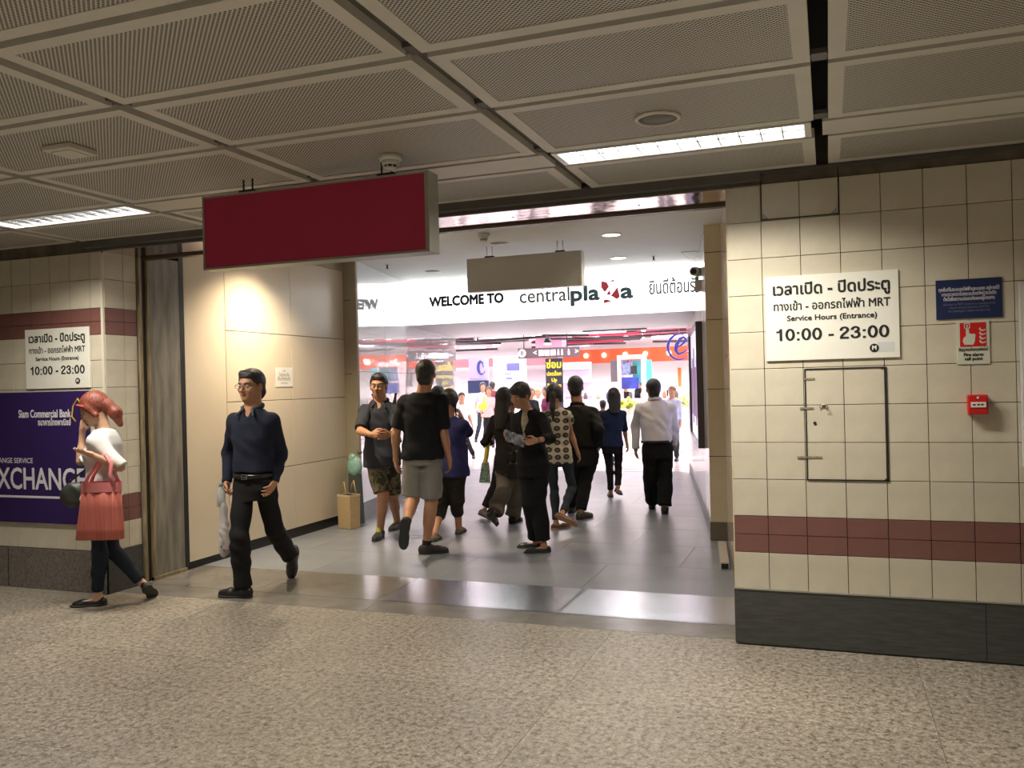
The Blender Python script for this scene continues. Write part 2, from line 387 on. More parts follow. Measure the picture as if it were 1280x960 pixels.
# steel column of the rolling gate, left of the passage
sc_ = empty('trim_1', (-5.3, 5.55, 0), kind='structure')
mb = MB(); mb.box(-.2, 0.0, 0, .03, .025, 2.70); mb.box(-.2, .025, 0, .012, .05, 2.70); mb.build('guide_edge', BRASSED, sc_)
mb = MB(); mb.box(-.2, .05, 0, -.01, .11, 2.70); mb.build('guide_slot', mat('guide_dark', (0.05, .042, .03), .5, noise=.5, nscale=5), sc_)
mb = MB(); mb.box(-.2, .11, 0, .012, .145, 2.7, bev=.003); mb.build('guide_flange', BRASSED, sc_)
mb = MB(); mb.box(-.2, .145, 0, .006, .49, 2.7, bev=.003); mb.build('column_plate', STEEL, sc_)
mb = MB(); mb.box(-.02, .11, 0, .02, .5, .03); mb.build('column_foot', BRASSED, sc_)
# outer left hall, walls behind the camera
ws = empty('wall_hall', kind='structure')
WH = mat('hall_wall_paint', (0.52, .47, .38), .5)
mb = MB(); mb.box(-12.1, -7, 0, -12, 5.6, 3.0); mb.box(6, -7, 0, 6.1, 5.6, 3.0); mb.box(-12, -7.1, 0, 6, -7, 3.0); mb.box(3.8, 5.2, 0, 6, 5.5, 3); mb.box(-12, 5.2, 0, -10.3, 5.5, 3); mb.build('hall_wall_shell', WH, ws)

# lintel with polished underside
lt = empty('trim_2', (0, 0, 0), kind='structure')
MB().box(-5.42, 5.13, 2.70, -0.34, 5.19, 2.76).build('lintel_angle', CHANNEL, lt)
MB().box(-5.42, 5.19, 2.672, -0.34, 5.60, 2.678).build('polished_soffit', CHROME, lt)
MB().box(-5.42, 5.60, 2.655, -0.45, 5.66, 3.3).build('soffit_back_angle', mat('soffit_brown', (.12, .095, .06), .4, metal=.4), lt)
MB().box(-5.42, 5.19, 2.678, -0.5, 5.60, 3.3).build('lintel_core', CHANNEL, lt)
for x in (-4.9, -3.7, -2.52, -1.95, -1.1):
    MB().lathe([(.006, 0), (.006, -.003)], (x, 5.40, 2.672), 8).build('soffit_screw', DARK, lt)

# ------------------------------------------------------------------ station ceiling of perforated panels
ce = empty('ceiling', kind='structure')
MB().box(-12, -7, 2.97, 6, 5.6, 3.1).build('ceiling_slab', DARK, ce)
MB().box(-12, -7, 2.90, 6, -1.2, 2.97).build('ceiling_rear', FRAMEM, ce)
def panel_mesh(w_, h_):
    a, b = w_ / 2, h_ / 2; fr = .060
    mf = MB()
    for x0, y0, x1, y1 in ((-a, -b, a, -b + fr), (-a, b - fr, a, b), (-a, -b + fr, -a + fr, b - fr), (a - fr, -b + fr, a, b - fr)):
        mf.box(x0, y0, 0, x1, y1, .05)
    mp = MB().box(-a + fr, -b + fr, .003, a - fr, b - fr, .01)
    return mf.mesh('panel_frame', FRAMEM), mp.mesh('perforated_sheet', PERF)
pitchX = 1.362; seamX = [-.005 - pitchX * k for k in range(-3, 9)]
seamY = [5.14, 4.525]; ylow = [4.262, 3.475, 2.805, 2.145, 1.48, .81, .14, -.53, -1.2]
pmesh = {}
def cpanel(x0, x1, y0, y1):
    k = (round(x1 - x0, 3), round(y1 - y0, 3))
    if k not in pmesh: pmesh[k] = panel_mesh(*k)
    o = linkobj('ceiling_panel', pmesh[k][0], ce, ((x0 + x1) / 2, (y0 + y1) / 2, 2.75))
    linkobj('perforated_sheet', pmesh[k][1], o)
    return o
for xr, xl in zip(seamX, seamX[1:]):
    x0, x1 = xl + .032, xr - .032
    cpanel(x0, x1, 4.555, 5.135)
    for ya, yb in zip(ylow, ylow[1:]): cpanel(x0, x1, yb + .022, ya - .022 if ya != 4.262 else 4.245)
for k, xs_ in enumerate(seamX):
    if -10 < xs_ < 4 and abs(xs_) > .1:
        mb = MB(); mb.box(xs_ - .03, -1.2, 2.785, xs_ + .03, 5.13, 2.80); mb.build('ceiling_channel', CHANNEL, ce)
    for yy in ylow[:-1]:
        if -7 < xs_ < 2: MB().box(xs_ - .028, yy - .06, 2.765, xs_ + .028, yy + .02, 2.785).build('channel_clip', CHANNEL, ce)
for yy in ylow: MB().box(-10.9, yy - .021, 2.775, 4.2, yy + .021, 2.782).build('ceiling_channel', CHANNEL, ce)
# light row: blank strips between the fittings
for xr, xl in zip(seamX, seamX[1:]):
    if not (abs(xr + .005) < .02 or abs(xr + 4.09) < .03):
        MB().box(xl + .006, 4.275, 2.748, xr - .006, 4.515, 2.775).build('blank_strip', FRAMEM, ce)
# hall side strip above the tiled walls
MB().box(-.34, 5.15, 2.735, 4.2, 5.2, 2.75).build('wall_channel', CHANNEL, ce)

def fixture(x0, x1, label):
    t = empty('ceiling_light', (x0, 4.395, 2.75), 0, label, 'ceiling light', 'fluorescent fittings in the light row')
    L_ = x1 - x0; mb = MB()
    mb.box(0, -.125, -.004, L_, -.112, .06); mb.box(0, .112, -.004, L_, .125, .06); mb.box(0, -.112, -.004, .03, .112, .06); mb.box(L_ - .03, -.112, -.004, L_, .112, .06)
    mb.box(.01, -.118, .06, L_ - .01, .118, .07); mb.build('housing', mat('fixture_white', (.75, .75, .72), .3), t)
    for y in (-.055, .055): MB().tube([(.04, y, .038), (L_ - .04, y, .038)], .014, 10).build('fluorescent_tube', TUBE, t)
    lv = mat('louvre_aluminium', (.80, .82, .86), .16, metal=.9)
    MB().box(.03, -.006, .004, L_ - .03, .006, .05).build('louvre_spine', lv, t)
    n = 11
    for k in range(1, n + 1):
        x = .03 + (L_ - .06) * k / (n + 1)
        b = MB(); b.hexa([(x - .003, -.11, 0), (x + .003, -.11, 0), (x + .003, .11, 0), (x - .003, .11, 0)], [(x - .012, -.11, .045), (x + .012, -.11, .045), (x + .012, .11, .045), (x - .012, .11, .045)])
        b.build('louvre_blade', lv, t)
    return t
fixture(-1.325, -.05, 'lit louvred fluorescent fitting near the tiled wall with time sign')
fixture(-5.40, -4.135, 'lit fluorescent fitting over the purple bank poster')
# the fittings give light downwards
area('fitting_light', (-.69, 4.395, 2.735), 1.15, .18, 40, WARM, spread=2.5)
area('fitting_light', (-4.77, 4.395, 2.735), 1.15, .18, 34, WARM, spread=2.5)

def speaker(x, y, z, r, label, cat='speaker', name='ceiling_speaker', grp=None, m=None):
    t = empty(name, (x, y, z), 0, label, cat, grp)
    MB().lathe([(r, .003), (r, -.004), (r * .93, -.010), (r * .84, -.010), (r * .82, -.002), (r * .82, .003)], (0, 0, 0), 32).build('rim', m or FRAMEM, t)
    MB().lathe([(r * .83, 0), (r * .83, -.005), (.01, -.007)], (0, 0, 0), 32).build('grille', mat('grille_grey', (.20, .19, .17), .6, noise=.4, nscale=300), t)
    return t
speaker(-.70, 3.90, 2.75, .105, 'round white ceiling speaker between smoke detector and lit fitting')
speaker(-5.42, 3.93, 2.75, .105, 'round white ceiling speaker at the left frame edge above bank poster')
t = empty('access_plate', (-3.41, 3.17, 2.747), 0, 'small square blank cover plate on a perforated ceiling panel', 'cover plate')
MB().box(-.085, -.085, -.022, .085, .085, .004, bev=.004).build('plate', FRAMEM, t); MB().box(-.06, -.06, -.028, .06, .06, -.021, bev=.003).build('plate_rim', FRAMEM, t)
def smoke(x, y, z, s, label):
    t = empty('smoke_detector', (x, y, z), 0, label, 'smoke detector'); m = mat('detector_white', (.62, .61, .56), .4)
    MB().lathe([(.055 * s, 0), (.055 * s, -.018 * s), (.05 * s, -.024 * s), (.042 * s, -.026 * s)], n=24).build('base', m, t)
    MB().lathe([(.040 * s, -.024 * s), (.040 * s, -.045 * s), (.034 * s, -.047 * s)], n=24).build('body', m, t)
    MB().lathe([(.030 * s, -.045 * s), (.030 * s, -.058 * s)], n=24).build('sensor_gap', DARK, t)
    for k in range(8):
        th_ = k * PI / 4; MB().box(-.003, .024 * s, -.058 * s, .003, .034 * s, -.045 * s).xf(Matrix.Rotation(th_, 4, 'Z')).build('sensor_rib', m, t)
    MB().lathe([(.034 * s, -.057 * s), (.030 * s, -.066 * s), (.012 * s, -.070 * s)], n=24).build('cap', m, t)
    return t
smoke(-2.09, 3.95, 2.752, 1.1, 'white smoke detector above the right end of red hanging sign')

# ------------------------------------------------------------------ hanging signs
def hanging(x0, x1, y, z0, z1, dep, m, label, ztop, grp):
    t = empty('hanging_sign', ((x0 + x1) / 2, y, z0), 0, label, 'hanging sign'); a = (x1 - x0) / 2; h = z1 - z0
    MB().box(-a + .012, -.002, .012, a - .02, .002, h - .012).build('sign_face', m, t)
    mb = MB(); mb.box(-a, -.006, 0, a, .016, .012); mb.box(-a, -.006, h - .012, a, .016, h); mb.box(-a, -.006, .012, -a + .012, .016, h - .012); mb.box(a - .022, -.006, .012, a, .016, h - .012)
    mb.build('front_frame', ALU if m is SIGNRED else m, t)
    MB().box(-a, .016, 0, a, dep, h, bev=.002).build('case', ALU, t)
    MB().box(-a + .012, dep, .012, a - .012, dep + .003, h - .012).build('rear_face', m, t)
    for s_ in (-.62, .62):
        MB().box(s_ * a - .05, dep / 2 - .02, h, s_ * a + .05, dep / 2 + .02, h + .022).build('bracket', BLACK, t)
        for dx in (-.03, .03): MB().tube([(s_ * a + dx, dep / 2, h + .02), (s_ * a + dx, dep / 2, ztop - z0)], .005, 8).build('hanger_rod', DARK if m is SIGNRED else CEILW, t)
    return t
hanging(-3.323, -1.90, 4.0, 2.25, 2.668, .115, SIGNRED, 'blank dark red hanging sign in grey aluminium case, nearest the ceiling panels', 2.76, None)
hanging(-3.65, -2.365, 8.6, 2.563, 2.925, .11, SIGNGREY, 'blank grey hanging sign under the white passage ceiling', 3.05, None)

# ------------------------------------------------------------------ passage behind the gate
cc = empty('ceiling_corridor', kind='structure')
MB().box(-7.2, 5.66, 3.05, 0.2, 14.6, 3.2).build('corridor_ceiling_board', CEILW, cc)
for x in (-5.1, -3.1): pass
MB().box(-1.58, 10.1, 3.046, -1.40, 10.95, 3.049).build('ceiling_hatch_seam', SKIRT, cc)
MB().box(-1.57, 10.11, 3.044, -1.41, 10.94, 3.047).build('ceiling_hatch', CEILW, cc)
def downlight(x, y, label, power=45):
    t = empty('downlight', (x, y, 3.05), 0, label, 'downlight', 'lit round downlights in the passage ceiling')
    MB().lathe([(.105, 0), (.105, -.006), (.088, -.010), (.088, 0)], n=28).build('ring', mat('downlight_ring', (.8, .76, .68), .4), t)
    MB().lathe([(.087, -.002), (.087, -.005), (.01, -.006)], n=28).build('lamp', LAMPW, t)
    l = bpy.data.lights.new('downlight_beam', 'SPOT'); l.energy = power; l.spot_size = 2.2; l.spot_blend = .9; l.color = (1, .82, .58); l.shadow_soft_size = .07
    o = bpy.data.objects.new('downlight_beam', l); COL.objects.link(o); o.parent = t; o.location = (0, 0, -.03)
    return t
downlight(-2.03, 8.54, 'lit downlight nearer the gate, right of grey hanging sign')
downlight(-2.34, 10.18, 'lit downlight nearer the white WELCOME fascia', 40)
dl = downlight(-4.75, 6.95, 'lit downlight over the cream panel wall', 250)
def flushdisc(x, y, label):
    t = empty('ceiling_speaker', (x, y, 3.05), 0, label, 'speaker')
    MB().lathe([(.10, 0), (.10, -.005), (.09, -.008)], n=28).build('rim', mat('disc_rim', (.60, .56, .50), .5), t)
    MB().lathe([(.088, -.006), (.088, -.009), (.01, -.010)], n=28).build('grille', mat('disc_grille', (.42, .40, .36), .6), t)
flushdisc(-3.23, 8.49, 'unlit round speaker in passage ceiling beside the smoke detector'); flushdisc(-4.79, 10.14, 'unlit round speaker in passage ceiling near the glass wall')
smoke(-3.16, 7.88, 3.05, 1.15, 'smoke detector on the passage ceiling above grey sign')
for x, y, lb in ((-5.0, 9.3, 'small sprinkler head on passage ceiling near glass wall'), (-1.93, 10.26, 'small sprinkler head on passage ceiling before the WELCOME fascia')):
    t = empty('sprinkler', (x, y, 3.05), 0, lb, 'sprinkler')
    MB().lathe([(.03, 0), (.03, -.006)], n=16).build('escutcheon', WHITE, t); MB().lathe([(.009, -.006), (.009, -.045), (.022, -.048), (.022, -.051)], n=14).build('nozzle', BLACK, t)

# cream panel wall (left)
lp = empty('wall_panels', (-5.3, 0, 0), kind='structure')
MB().box(-.25, 6.05, 0, -.03, 8.86, 3.05).build('panel_backing', BLACK, lp)
MB().box(-.03, 6.05, 0, -.012, 8.8, .10).build('recessed_plinth', BLACK, lp)
MB().box(-.25, 6.04, 2.93, .006, 8.86, 3.05).build('head_trim', CORRGREY, lp)
zr = [.10, .76, 1.455, 2.13, 2.93]
def cp(y0, y1, z0, z1, m=CREAM): return MB().box(-.028, y0 + .003, z0 + .003, 0, y1 - .003, z1 - .003, bev=.002).build('cream_panel', m, lp)
cp(6.10, 6.65, .062, 2.82); MB().box(-.028, 6.10, 2.82, -.004, 6.65, 2.93).build('panel_header', CORRGREY, lp)
for y0, y1 in ((6.65, 7.70), (7.70, 8.76)):
    for a, b in zip(zr, zr[1:]): cp(y0, y1, a, b)
MB().box(-.03, 6.05, .02, .0, 6.10, 2.85).build('black_post', BLACK, lp)
# taupe column beyond the panels
MB().box(-5.42, 8.76, 0, -5.26, 9.0, 3.05).build('trim_3', CORRGREY).update_tag()
tag(bpy.data.objects['trim_3'], kind='structure')
c3 = bpy.data.objects['trim_3']
for z in (.74, 1.72, 2.58): MB().box(-5.421, 8.757, z, -5.20, 8.762, z + .006).build('column_joint', DARK, c3)
MB().box(-5.26, 8.76, 0, -5.13, 8.80, 3.05).build('column_face', CORRGREY, c3)

# glossy glass wall, left
def slantwall(name, p0, p1, z0s, ncol, m, thick, side, sk):
    w_ = empty(name, (p0[0], p0[1], 0), math.atan2(p1[1] - p0[1], p1[0] - p0[0]), kind='structure'); Ln = math.hypot(p1[0] - p0[0], p1[1] - p0[1])
    s_ = side
    MB().box(0, min(s_ * .02, s_ * thick), 0, Ln, max(s_ * .02, s_ * thick), 3.05).build('wall_core', DARK, w_)
    for k in range(ncol):
        for a, b in zip(z0s, z0s[1:]):
            MB().box(Ln * k / ncol + .002, min(0, s_ * .02), a + .002, Ln * (k + 1) / ncol - .002, max(0, s_ * .02), b - .002, bev=.001).build('wall_panel', m, w_)
    MB().box(0, min(-s_ * .012, s_ * .02), 0, Ln, max(-s_ * .012, s_ * .02), z0s[0]).build('skirting', sk, w_)
    return w_, Ln
slantwall('wall_glass', (-5.15, 8.80), (-6.42, 14.5), [.20, .95, 1.75, 2.55, 3.05], 5, GLASSW, .2, 1, SKIRT)
CRGLOSS = mat('cream_gloss_panel', (0.72, .64, .52), .12, spec=.6)
wr2, Ln2 = slantwall('wall_gallery', (-1.09, 8.52), (-2.22, 14.6), [.16, .78, 2.55, 3.05], 5, mat('pale_gloss_panel', (.78, .73, .70), .10, spec=.6), .2, -1, SKIRT)
# beige column and near cream return on the right
br = empty('trim_4', kind='structure')
MB().box(-1.10, 8.46, .18, -.60, 8.56, 3.05, bev=.002).build('column_panel', BEIGECOL, br)
MB().box(-1.105, 8.45, 0, -.60, 8.56, .18).build('column_skirting', mat('column_skirting', (.17, .14, .10), .4), br)
for z in (.81, 1.46, 2.13, 2.78): MB().box(-1.102, 8.458, z, -.9, 8.461, z + .006).build('column_joint', DARK, br)
nr = empty('wall_return', (-.545, 5.62, 0), math.atan2(8.46 - 5.62, -.945 + .545), kind='structure')
for a, b in zip([.02, .85, 1.75, 3.05], [.85, 1.75, 3.05]): MB().box(0, -.02, a + .002, 2.87, 0, b - .002, bev=.001).build('cream_panel', CRGLOSS, nr)
MB().box(0, -.2, 0, 2.87, -.02, 3.05).build('wall_core', DARK, nr)
MB().box(-.62, 5.2, 0, -.545, 5.62, 2.67).build('wall_jamb', BEIGECOL, None); tag(bpy.data.objects['wall_jamb'], kind='structure')
bpy.data.objects['wall_jamb'].location = (.08, 0.02, 0)
# steel door track left on the floor by the wall
t = empty('floor_rail', (-.845, 7.2, 0), math.radians(8), 'short pale metal rail lying on floor at foot of the right column', 'rail')
mb = MB(); mb.box(-.02, 0, .045, .05, .95, .055); mb.box(-.02, 0, .0, -.014, .95, .045); mb.box(.044, 0, 0, .05, .95, .045); mb.build('channel', mat('rail_metal', (.55, .48, .40), .4, metal=.3), t)
MB().box(-.014, .004, .003, .044, .9, .044).build('hollow', DARK, t)
# ------------------------------------------------------------------ white WELCOME fascia and the mall portal
fa = empty('fascia_sign', (-3.4, 11.0, 2.43), 0, 'long backlit white fascia reading WELCOME TO centralplaza over the passage end', 'sign')
MB().box(-2.23, 0, 0, 2.1, .02, .61, bev=.002).build('light_panel', BACKLIT, fa)
MB().box(-2.23, .02, 0, 2.1, .1, .61).build('sign_case', MALLW, fa)
TEAL = mat('teal_letter', (.10, .17, .20), .5); THIN = mat('grey_letter', (.20, .20, .21), .5); RED_L = mat('red_letter_mark', (.80, .09, .13), .5)
def ft(body, x, z, h, wd, m, b=0.0, nm='lettering'): return text(body, x + 3.4, -.004, z - 2.43, h, wd, m, fa, b, name=nm)
ft('WELCOME TO', -4.695, 2.735, .185, 1.11, INK, .010)
ft('central', -3.55, 2.735, .27, .70, THIN, .0035)
ft('pla', -2.995, 2.725, .27, .38, TEAL, .012)
ft('a', -2.43, 2.725, .27, .15, TEAL, .012)
for q in ([(-2.76, 2.88), (-2.69, 2.86), (-2.66, 2.80), (-2.72, 2.73), (-2.77, 2.80)], [(-2.64, 2.68), (-2.55, 2.79), (-2.52, 2.66), (-2.56, 2.63)], [(-2.74, 2.585), (-2.62, 2.61), (-2.68, 2.63), (-2.73, 2.64)], [(-2.66, 2.87), (-2.58, 2.895), (-2.60, 2.86)], [(-2.70, 2.70), (-2.655, 2.76), (-2.64, 2.69)]):
    MB().prism(q, lambda a, b, t_: (a + 3.4, -.006 + t_, b - 2.43), 0, .004).build('red_shard', RED_L, fa)
ft('ยินดีต้อนรับ', -1.80, 2.74, .24, .66, THIN, .003)
# camera housing at the right wall
t = empty('security_camera', (-1.22, 9.6, 2.62), 0, 'two beige security cameras on one bracket high on the right wall', 'camera')
cm = mat('camera_beige', (.50, .45, .36), .5)
mb = MB(); mb.hexa([(-.13, -.05, -.10), (.06, -.05, -.02), (.06, .08, -.02), (-.13, .08, -.10)], [(-.13, -.05, .02), (.06, -.05, .05), (.06, .08, .05), (-.13, .08, .02)]); mb.build('bracket', cm, t)
MB().tube([(-.11, -.02, .02), (-.11, -.02, .07)], .02, 10).build('mount', CORRGREY, t)
MB().tube([(-.13, -.10, .12), (-.10, .08, .13)], .05, 14).build('camera_body', cm, t); MB().tube([(-.131, -.108, .119), (-.13, -.09, .12)], .032, 14).build('lens', DARK, t)
MB().tube([(.04, -.10, .11), (.03, .08, .13)], .045, 14).build('camera_body', cm, t)
MB().tube([(-.08, .02, .1), (-.06, .03, .25), (-.07, .03, .43)], .003, 6).build('cable', CORRGREY, t)

cm_ = empty('ceiling_portal', kind='structure')
MB().box(-6.8, 11.1, 2.43, -1.2, 14.5, 2.50).build('portal_soffit', MALLW, cm_)
MB().box(-6.8, 11.02, 2.43, -5.64, 11.1, 3.05).build('portal_infill', MALLW, cm_); MB().box(-1.3, 11.02, 2.43, -.9, 11.1, 3.05).build('portal_infill', MALLW, cm_)
MB().box(-6.6, 14.5, 2.43, -6.4, 14.62, 2.62).build('portal_edge', MALLW, cm_)
MB().box(-3.86, 14.0, 2.40, -2.78, 14.05, 2.425).build('air_slot', mat('slot_grey', (.36, .30, .29), .6), cm_)
t = empty('door_1', (-6.52, 14.5, 0), kind='structure')
MB().box(0, 0, 0, .055, .06, 2.43).build('door_post', mat('post_steel', (.45, .42, .46), .3, metal=.6), t)
MB().box(-.06, 0, 0, -.03, .05, 2.43).build('door_stile', mat('post_steel', (.45, .42, .46)), t)
for z, c in ((1.62, (.75, .6, .05)), (1.42, (.1, .1, .12)), (1.25, (.1, .1, .12)), (1.08, (.1, .1, .12))): MB().box(.004, -.004, z, .05, 0, z + .12).build('post_sticker', mat('sticker%d' % int(z * 100), c, .5), t)

# ------------------------------------------------------------------ mall hall beyond
cm2 = empty('ceiling_mall', kind='structure')
MB().box(-26, 14.62, 3.45, 8, 36, 3.5).build('mall_ceiling_board', mat('mall_ceiling_paint', (.88, .74, .76), .6), cm2)
MB().box(-26, 14.5, 2.43, -6.52, 14.62, 3.45).build('mall_front_wall', MALLW, cm2); MB().box(-2.2, 14.62, 0, 8, 14.75, 3.45).build('mall_front_wall', MALLW, cm2)
MB().box(-26, 14.5, 0, -6.62, 14.6, 2.43).build('mall_front_wall', MALLW, cm2)
MB().box(-6.5, 14.5, 2.5, -2.2, 14.62, 3.45).build('mall_front_wall', MALLW, cm2)
RB = mat('ceiling_beam_red', (.27, .008, .03), .4); DB = mat('ceiling_beam_dark', (.02, .008, .012), .4)
rnd = random.Random(11)
for k in range(9):
    y = 16.2 + 1.35 * k; MB().box(-14, y, 2.92 + .03 * (k % 3), -1.0, y + .10, 3.0 + .03 * (k % 3)).build('ceiling_beam', RB if k % 3 else DB, cm2)
for k in range(80):
    x = rnd.uniform(-13, -2.0); y = rnd.uniform(17, 27); ln = rnd.uniform(.8, 2.8); a = rnd.choice((0, 0, .5, -.4))
    o = MB().box(-ln / 2, -.06, 0, ln / 2, .06, .06).build('ceiling_baffle', rnd.choice((RB, DB, DB, MALLW)), cm2, (x, y, rnd.uniform(2.62, 3.0))); o.rotation_euler = (0, 0, a)
for k, (x, y, r) in enumerate(((-3.2, 17.2, -.9), (-2.7, 18.1, -.7), (-11.5, 23, .2), (-10.0, 21.5, .1), (-9.2, 23.5, 0))):
    o = MB().box(-1.0, -.12, 0, 1.0, .12, .07).build('ceiling_beam', DB, cm2, (x, y, 2.78)); o.rotation_euler = (0, 0, r)
SPOT = emat('spot_lamp', (1, .97, .95), 9)
for k in range(22):
    x = rnd.uniform(-12.5, -2.4); y = rnd.uniform(17.5, 26.5)
    t = empty('spotlight', (x, y, 2.80), 0, 'small round white spotlight hanging among the red mall ceiling beams', 'spotlight', 'spotlights in the mall ceiling')
    MB().lathe([(.05, .06), (.06, 0), (.055, -.005)], n=12).build('can', MALLW, t); MB().lathe([(.05, -.006), (.045, -.012)], n=12).build('lamp', SPOT, t)
    MB().tube([(0, 0, .06), (0, 0, .6)], .008, 6).build('rod', MALLW, t)
wb = empty('wall_mall_back', kind='structure')
MB().box(-26, 28.6, 0, 8, 28.8, 3.45).build('back_wall', MALLW, wb); MB().box(-26, 14.6, 0, -25.9, 28.6, 3.45).build('side_wall', MALLW, wb); MB().box(7.9, 14.6, 0, 8, 28.6, 3.45).build('side_wall', MALLW, wb)
ORN = mat('orange_fascia', (.66, .085, .02), .45)
def thing1(name, label, cat, mb, m, loc=(0, 0, 0), group=None):
    o = mb.build(name, m, None, loc); return tag(o, label, cat, group)
t = empty('shop', (-6.2, 27.2, 0), 0, 'bright shop front under an orange fascia at far right of the mall', 'shop')
MB().box(-2.0, 0, 2.17, 3.4, .12, 2.62).build('orange_fascia', ORN, t); MB().box(-2.0, .12, 0, -1.9, 1.3, 2.62).build('side_panel', MALLW, t); MB().box(3.3, .12, 0, 3.4, 1.3, 2.62).build('side_panel', MALLW, t)
MB().box(-2, .9, 0, 3.4, 1.0, 2.17).build('back_panel', mat('shop_back', (.93, .90, .88), .5), t)
MB().box(1.62, .85, 1.35, 1.72, .9, 1.95).build('orange_banner', mat('orange_banner', (.72, .25, .05), .5), t)
for x in (-1.2, -.6, .1, .75, 1.5, 2.4): MB().ell((x, -.04, 2.42), (.07, .07, .07)).build('globe_lamp', SPOT, t)
t = empty('shop', (-10.8, 27.2, 0), 0, 'white shop front with pale red header at far left of the mall', 'shop')
MB().box(-3.0, 0, 2.17, 2.4, .12, 2.45).build('header', mat('pale_red_header', (.60, .22, .26), .5), t); MB().box(-3, .9, 0, 2.4, 1, 2.17).build('back_panel', MALLW, t)
for k in range(5): MB().box(-2.6 + k * 1.0, .55, .4, -2.0 + k * 1.0, .9, 1.5).build('display_shelf', mat('shelf_mauve', (.62, .55, .66), .5), t)
# serving counter with glass-topped displays
t = empty('shop_counter', (-4.6, 23.4, 0), 0, 'long white serving counter in front of the orange fascia shop', 'counter')
MB().box(-2.4, 0, 0, 1.7, .7, 1.02).build('counter_body', MALLW, t); MB().box(-2.45, -.04, 1.02, 1.75, .74, 1.07).build('counter_top', mat('counter_top', (.70, .62, .72), .3), t)
for k in range(12):
    r = random.Random(k); x = -2.2 + k * .32
    o = MB().lathe([(.05, 0), (.055, .12), (.03, .16), (.03, .19)], n=12).build('jar', mat('jar%d' % (k % 4), [(.55, .20, .10), (.12, .10, .12), (.72, .45, .30), (.20, .22, .5)][k % 4], .4), None, (-4.6 + x, 23.65 + r.uniform(-.05, .15), 1.07))
    tag(o, ['orange', 'black', 'tan', 'blue'][k % 4] + ' jar, ' + ['leftmost', 'second', 'third'][k // 4] + ' of its colour along the far white counter', 'jar', 'jars along the far serving counter')
# framed promotional booth
t = empty('display_frame', (-4.8, 22.0, 0), 0, 'white portal frame holding blue screens and teal panel', 'display')
mb = MB(); mb.box(-.36, 0, 0, -.27, .3, 2.24); mb.box(.27, 0, 0, .36, .3, 2.24); mb.box(-.27, 0, 2.13, .27, .3, 2.24); mb.build('frame', mat('frame_pink', (.85, .62, .62), .5), t)
MB().box(-.26, .1, 1.72, -.02, .14, 2.1).build('upper_screen', mat('screen_blue_dark', (.03, .05, .20), .3, noise=.8, nscale=9, col2=(.35, .4, .6)), t)
MB().box(-.26, .06, 1.36, .18, .1, 1.66).build('lower_screen', mat('screen_blue', (.05, .07, .42), .3, noise=.5, nscale=6), t)
MB().box(.0, .2, 1.5, .5, .24, 2.1).build('teal_panel', mat('teal_panel', (.10, .55, .62), .4), t)
MB().box(-.56, .1, 1.55, -.40, .2, 2.12).build('dark_panel', mat('dark_panel', (.10, .09, .10), .5), t)
MB().box(-.02, .05, 1.74, .14, .09, 1.95).build('black_monitor', BLACK, t)
# hanging wayfinding sign
t = empty('wayfinding_sign', (-6.08, 19, 2.15), 0, 'long mauve hanging direction sign with arrows and pictograms', 'sign')
MB().box(-.74, 0, 0, .74, .06, .235).build('sign_board', mat('sign_mauve', (.085, .055, .065), .5), t)
for x in (-.6, .45): MB().tube([(x, .03, .235), (x, .03, 1.3)], .012, 8).build('hanger_rod', DB, t)
MB().lathe([(.095, 0), (.095, -.012)], (-.64, 0, .12), 20, ax='y').build('round_badge', MALLW, t)
text('8', -.64, -.016, .12, .15, None, mat('sign_mauve', (.2, .2, .2)), t, .004)
text('<', -.32, -.004, .12, .15, None, MALLW, t, .004); text('>', .69, -.004, .12, .15, None, MALLW, t, .004)
for k in range(3): MB().box(-.23 + k * .145, -.006, .05, -.11 + k * .145, 0, .18).build('pictogram', MALLW, t)
for k, x in enumerate((.25, .34, .50)):
    mb = MB(); mb.ell((x, -.006, .165), (.018, .006, .018), 10, 6); mb.box(x - .02, -.008, .05, x + .02, -.001, .14); mb.build('pictogram', MALLW, t)
# pink bulkhead with pendant
t = empty('bulkhead', (-7.02, 22, 2.47), 0, 'pink ceiling bulkhead box behind the direction sign', 'bulkhead'); MB().box(-.37, 0, 0, .37, .5, .98).build('box_face', mat('pink_paint', (.62, .24, .34), .5), t)
t = empty('pendant_lamp', (-6.6, 20.6, 2.56), 0, 'black pendant lamp hanging before the pink bulkhead', 'pendant lamp')
MB().lathe([(.09, 0), (.09, .10), (.03, .12)], n=18).build('shade', BLACK, t); MB().lathe([(.08, -.03), (.085, 0)], n=18).build('lamp', SPOT, t); MB().tube([(0, 0, .12), (0, 0, .8)], .008, 6).build('cord', BLACK, t)
# black and yellow banner
t = empty('repair_banner', (-6.26, 20, .7), 0, 'tall black banner with yellow Thai lettering and Up Program', 'banner')
MB().box(-.215, 0, 0, .215, .03, 1.46).build('banner_board', mat('banner_black', (.02, .02, .035), .5), t)
YEL = mat('banner_yellow', (.88, .70, .03), .5)
text('ซ่อม', 0, -.004, 1.30, .24, .37, YEL, t, .008); text('ปลดล็อก', 0, -.004, 1.08, .13, .36, YEL, t, .004); text('Up', 0, -.004, .93, .12, .13, YEL, t, .005); text('Program', 0, -.004, .80, .12, .34, YEL, t, .005)
MB().tube([(-.15, .015, 0), (-.15, .015, -.7)], .012, 8).build('stand_post', DB, t); MB().tube([(.15, .015, 0), (.15, .015, -.7)], .012, 8).build('stand_post', DB, t)
MB().box(-.22, -.12, -.70, .22, .15, -.68).build('stand_base', DB, t)
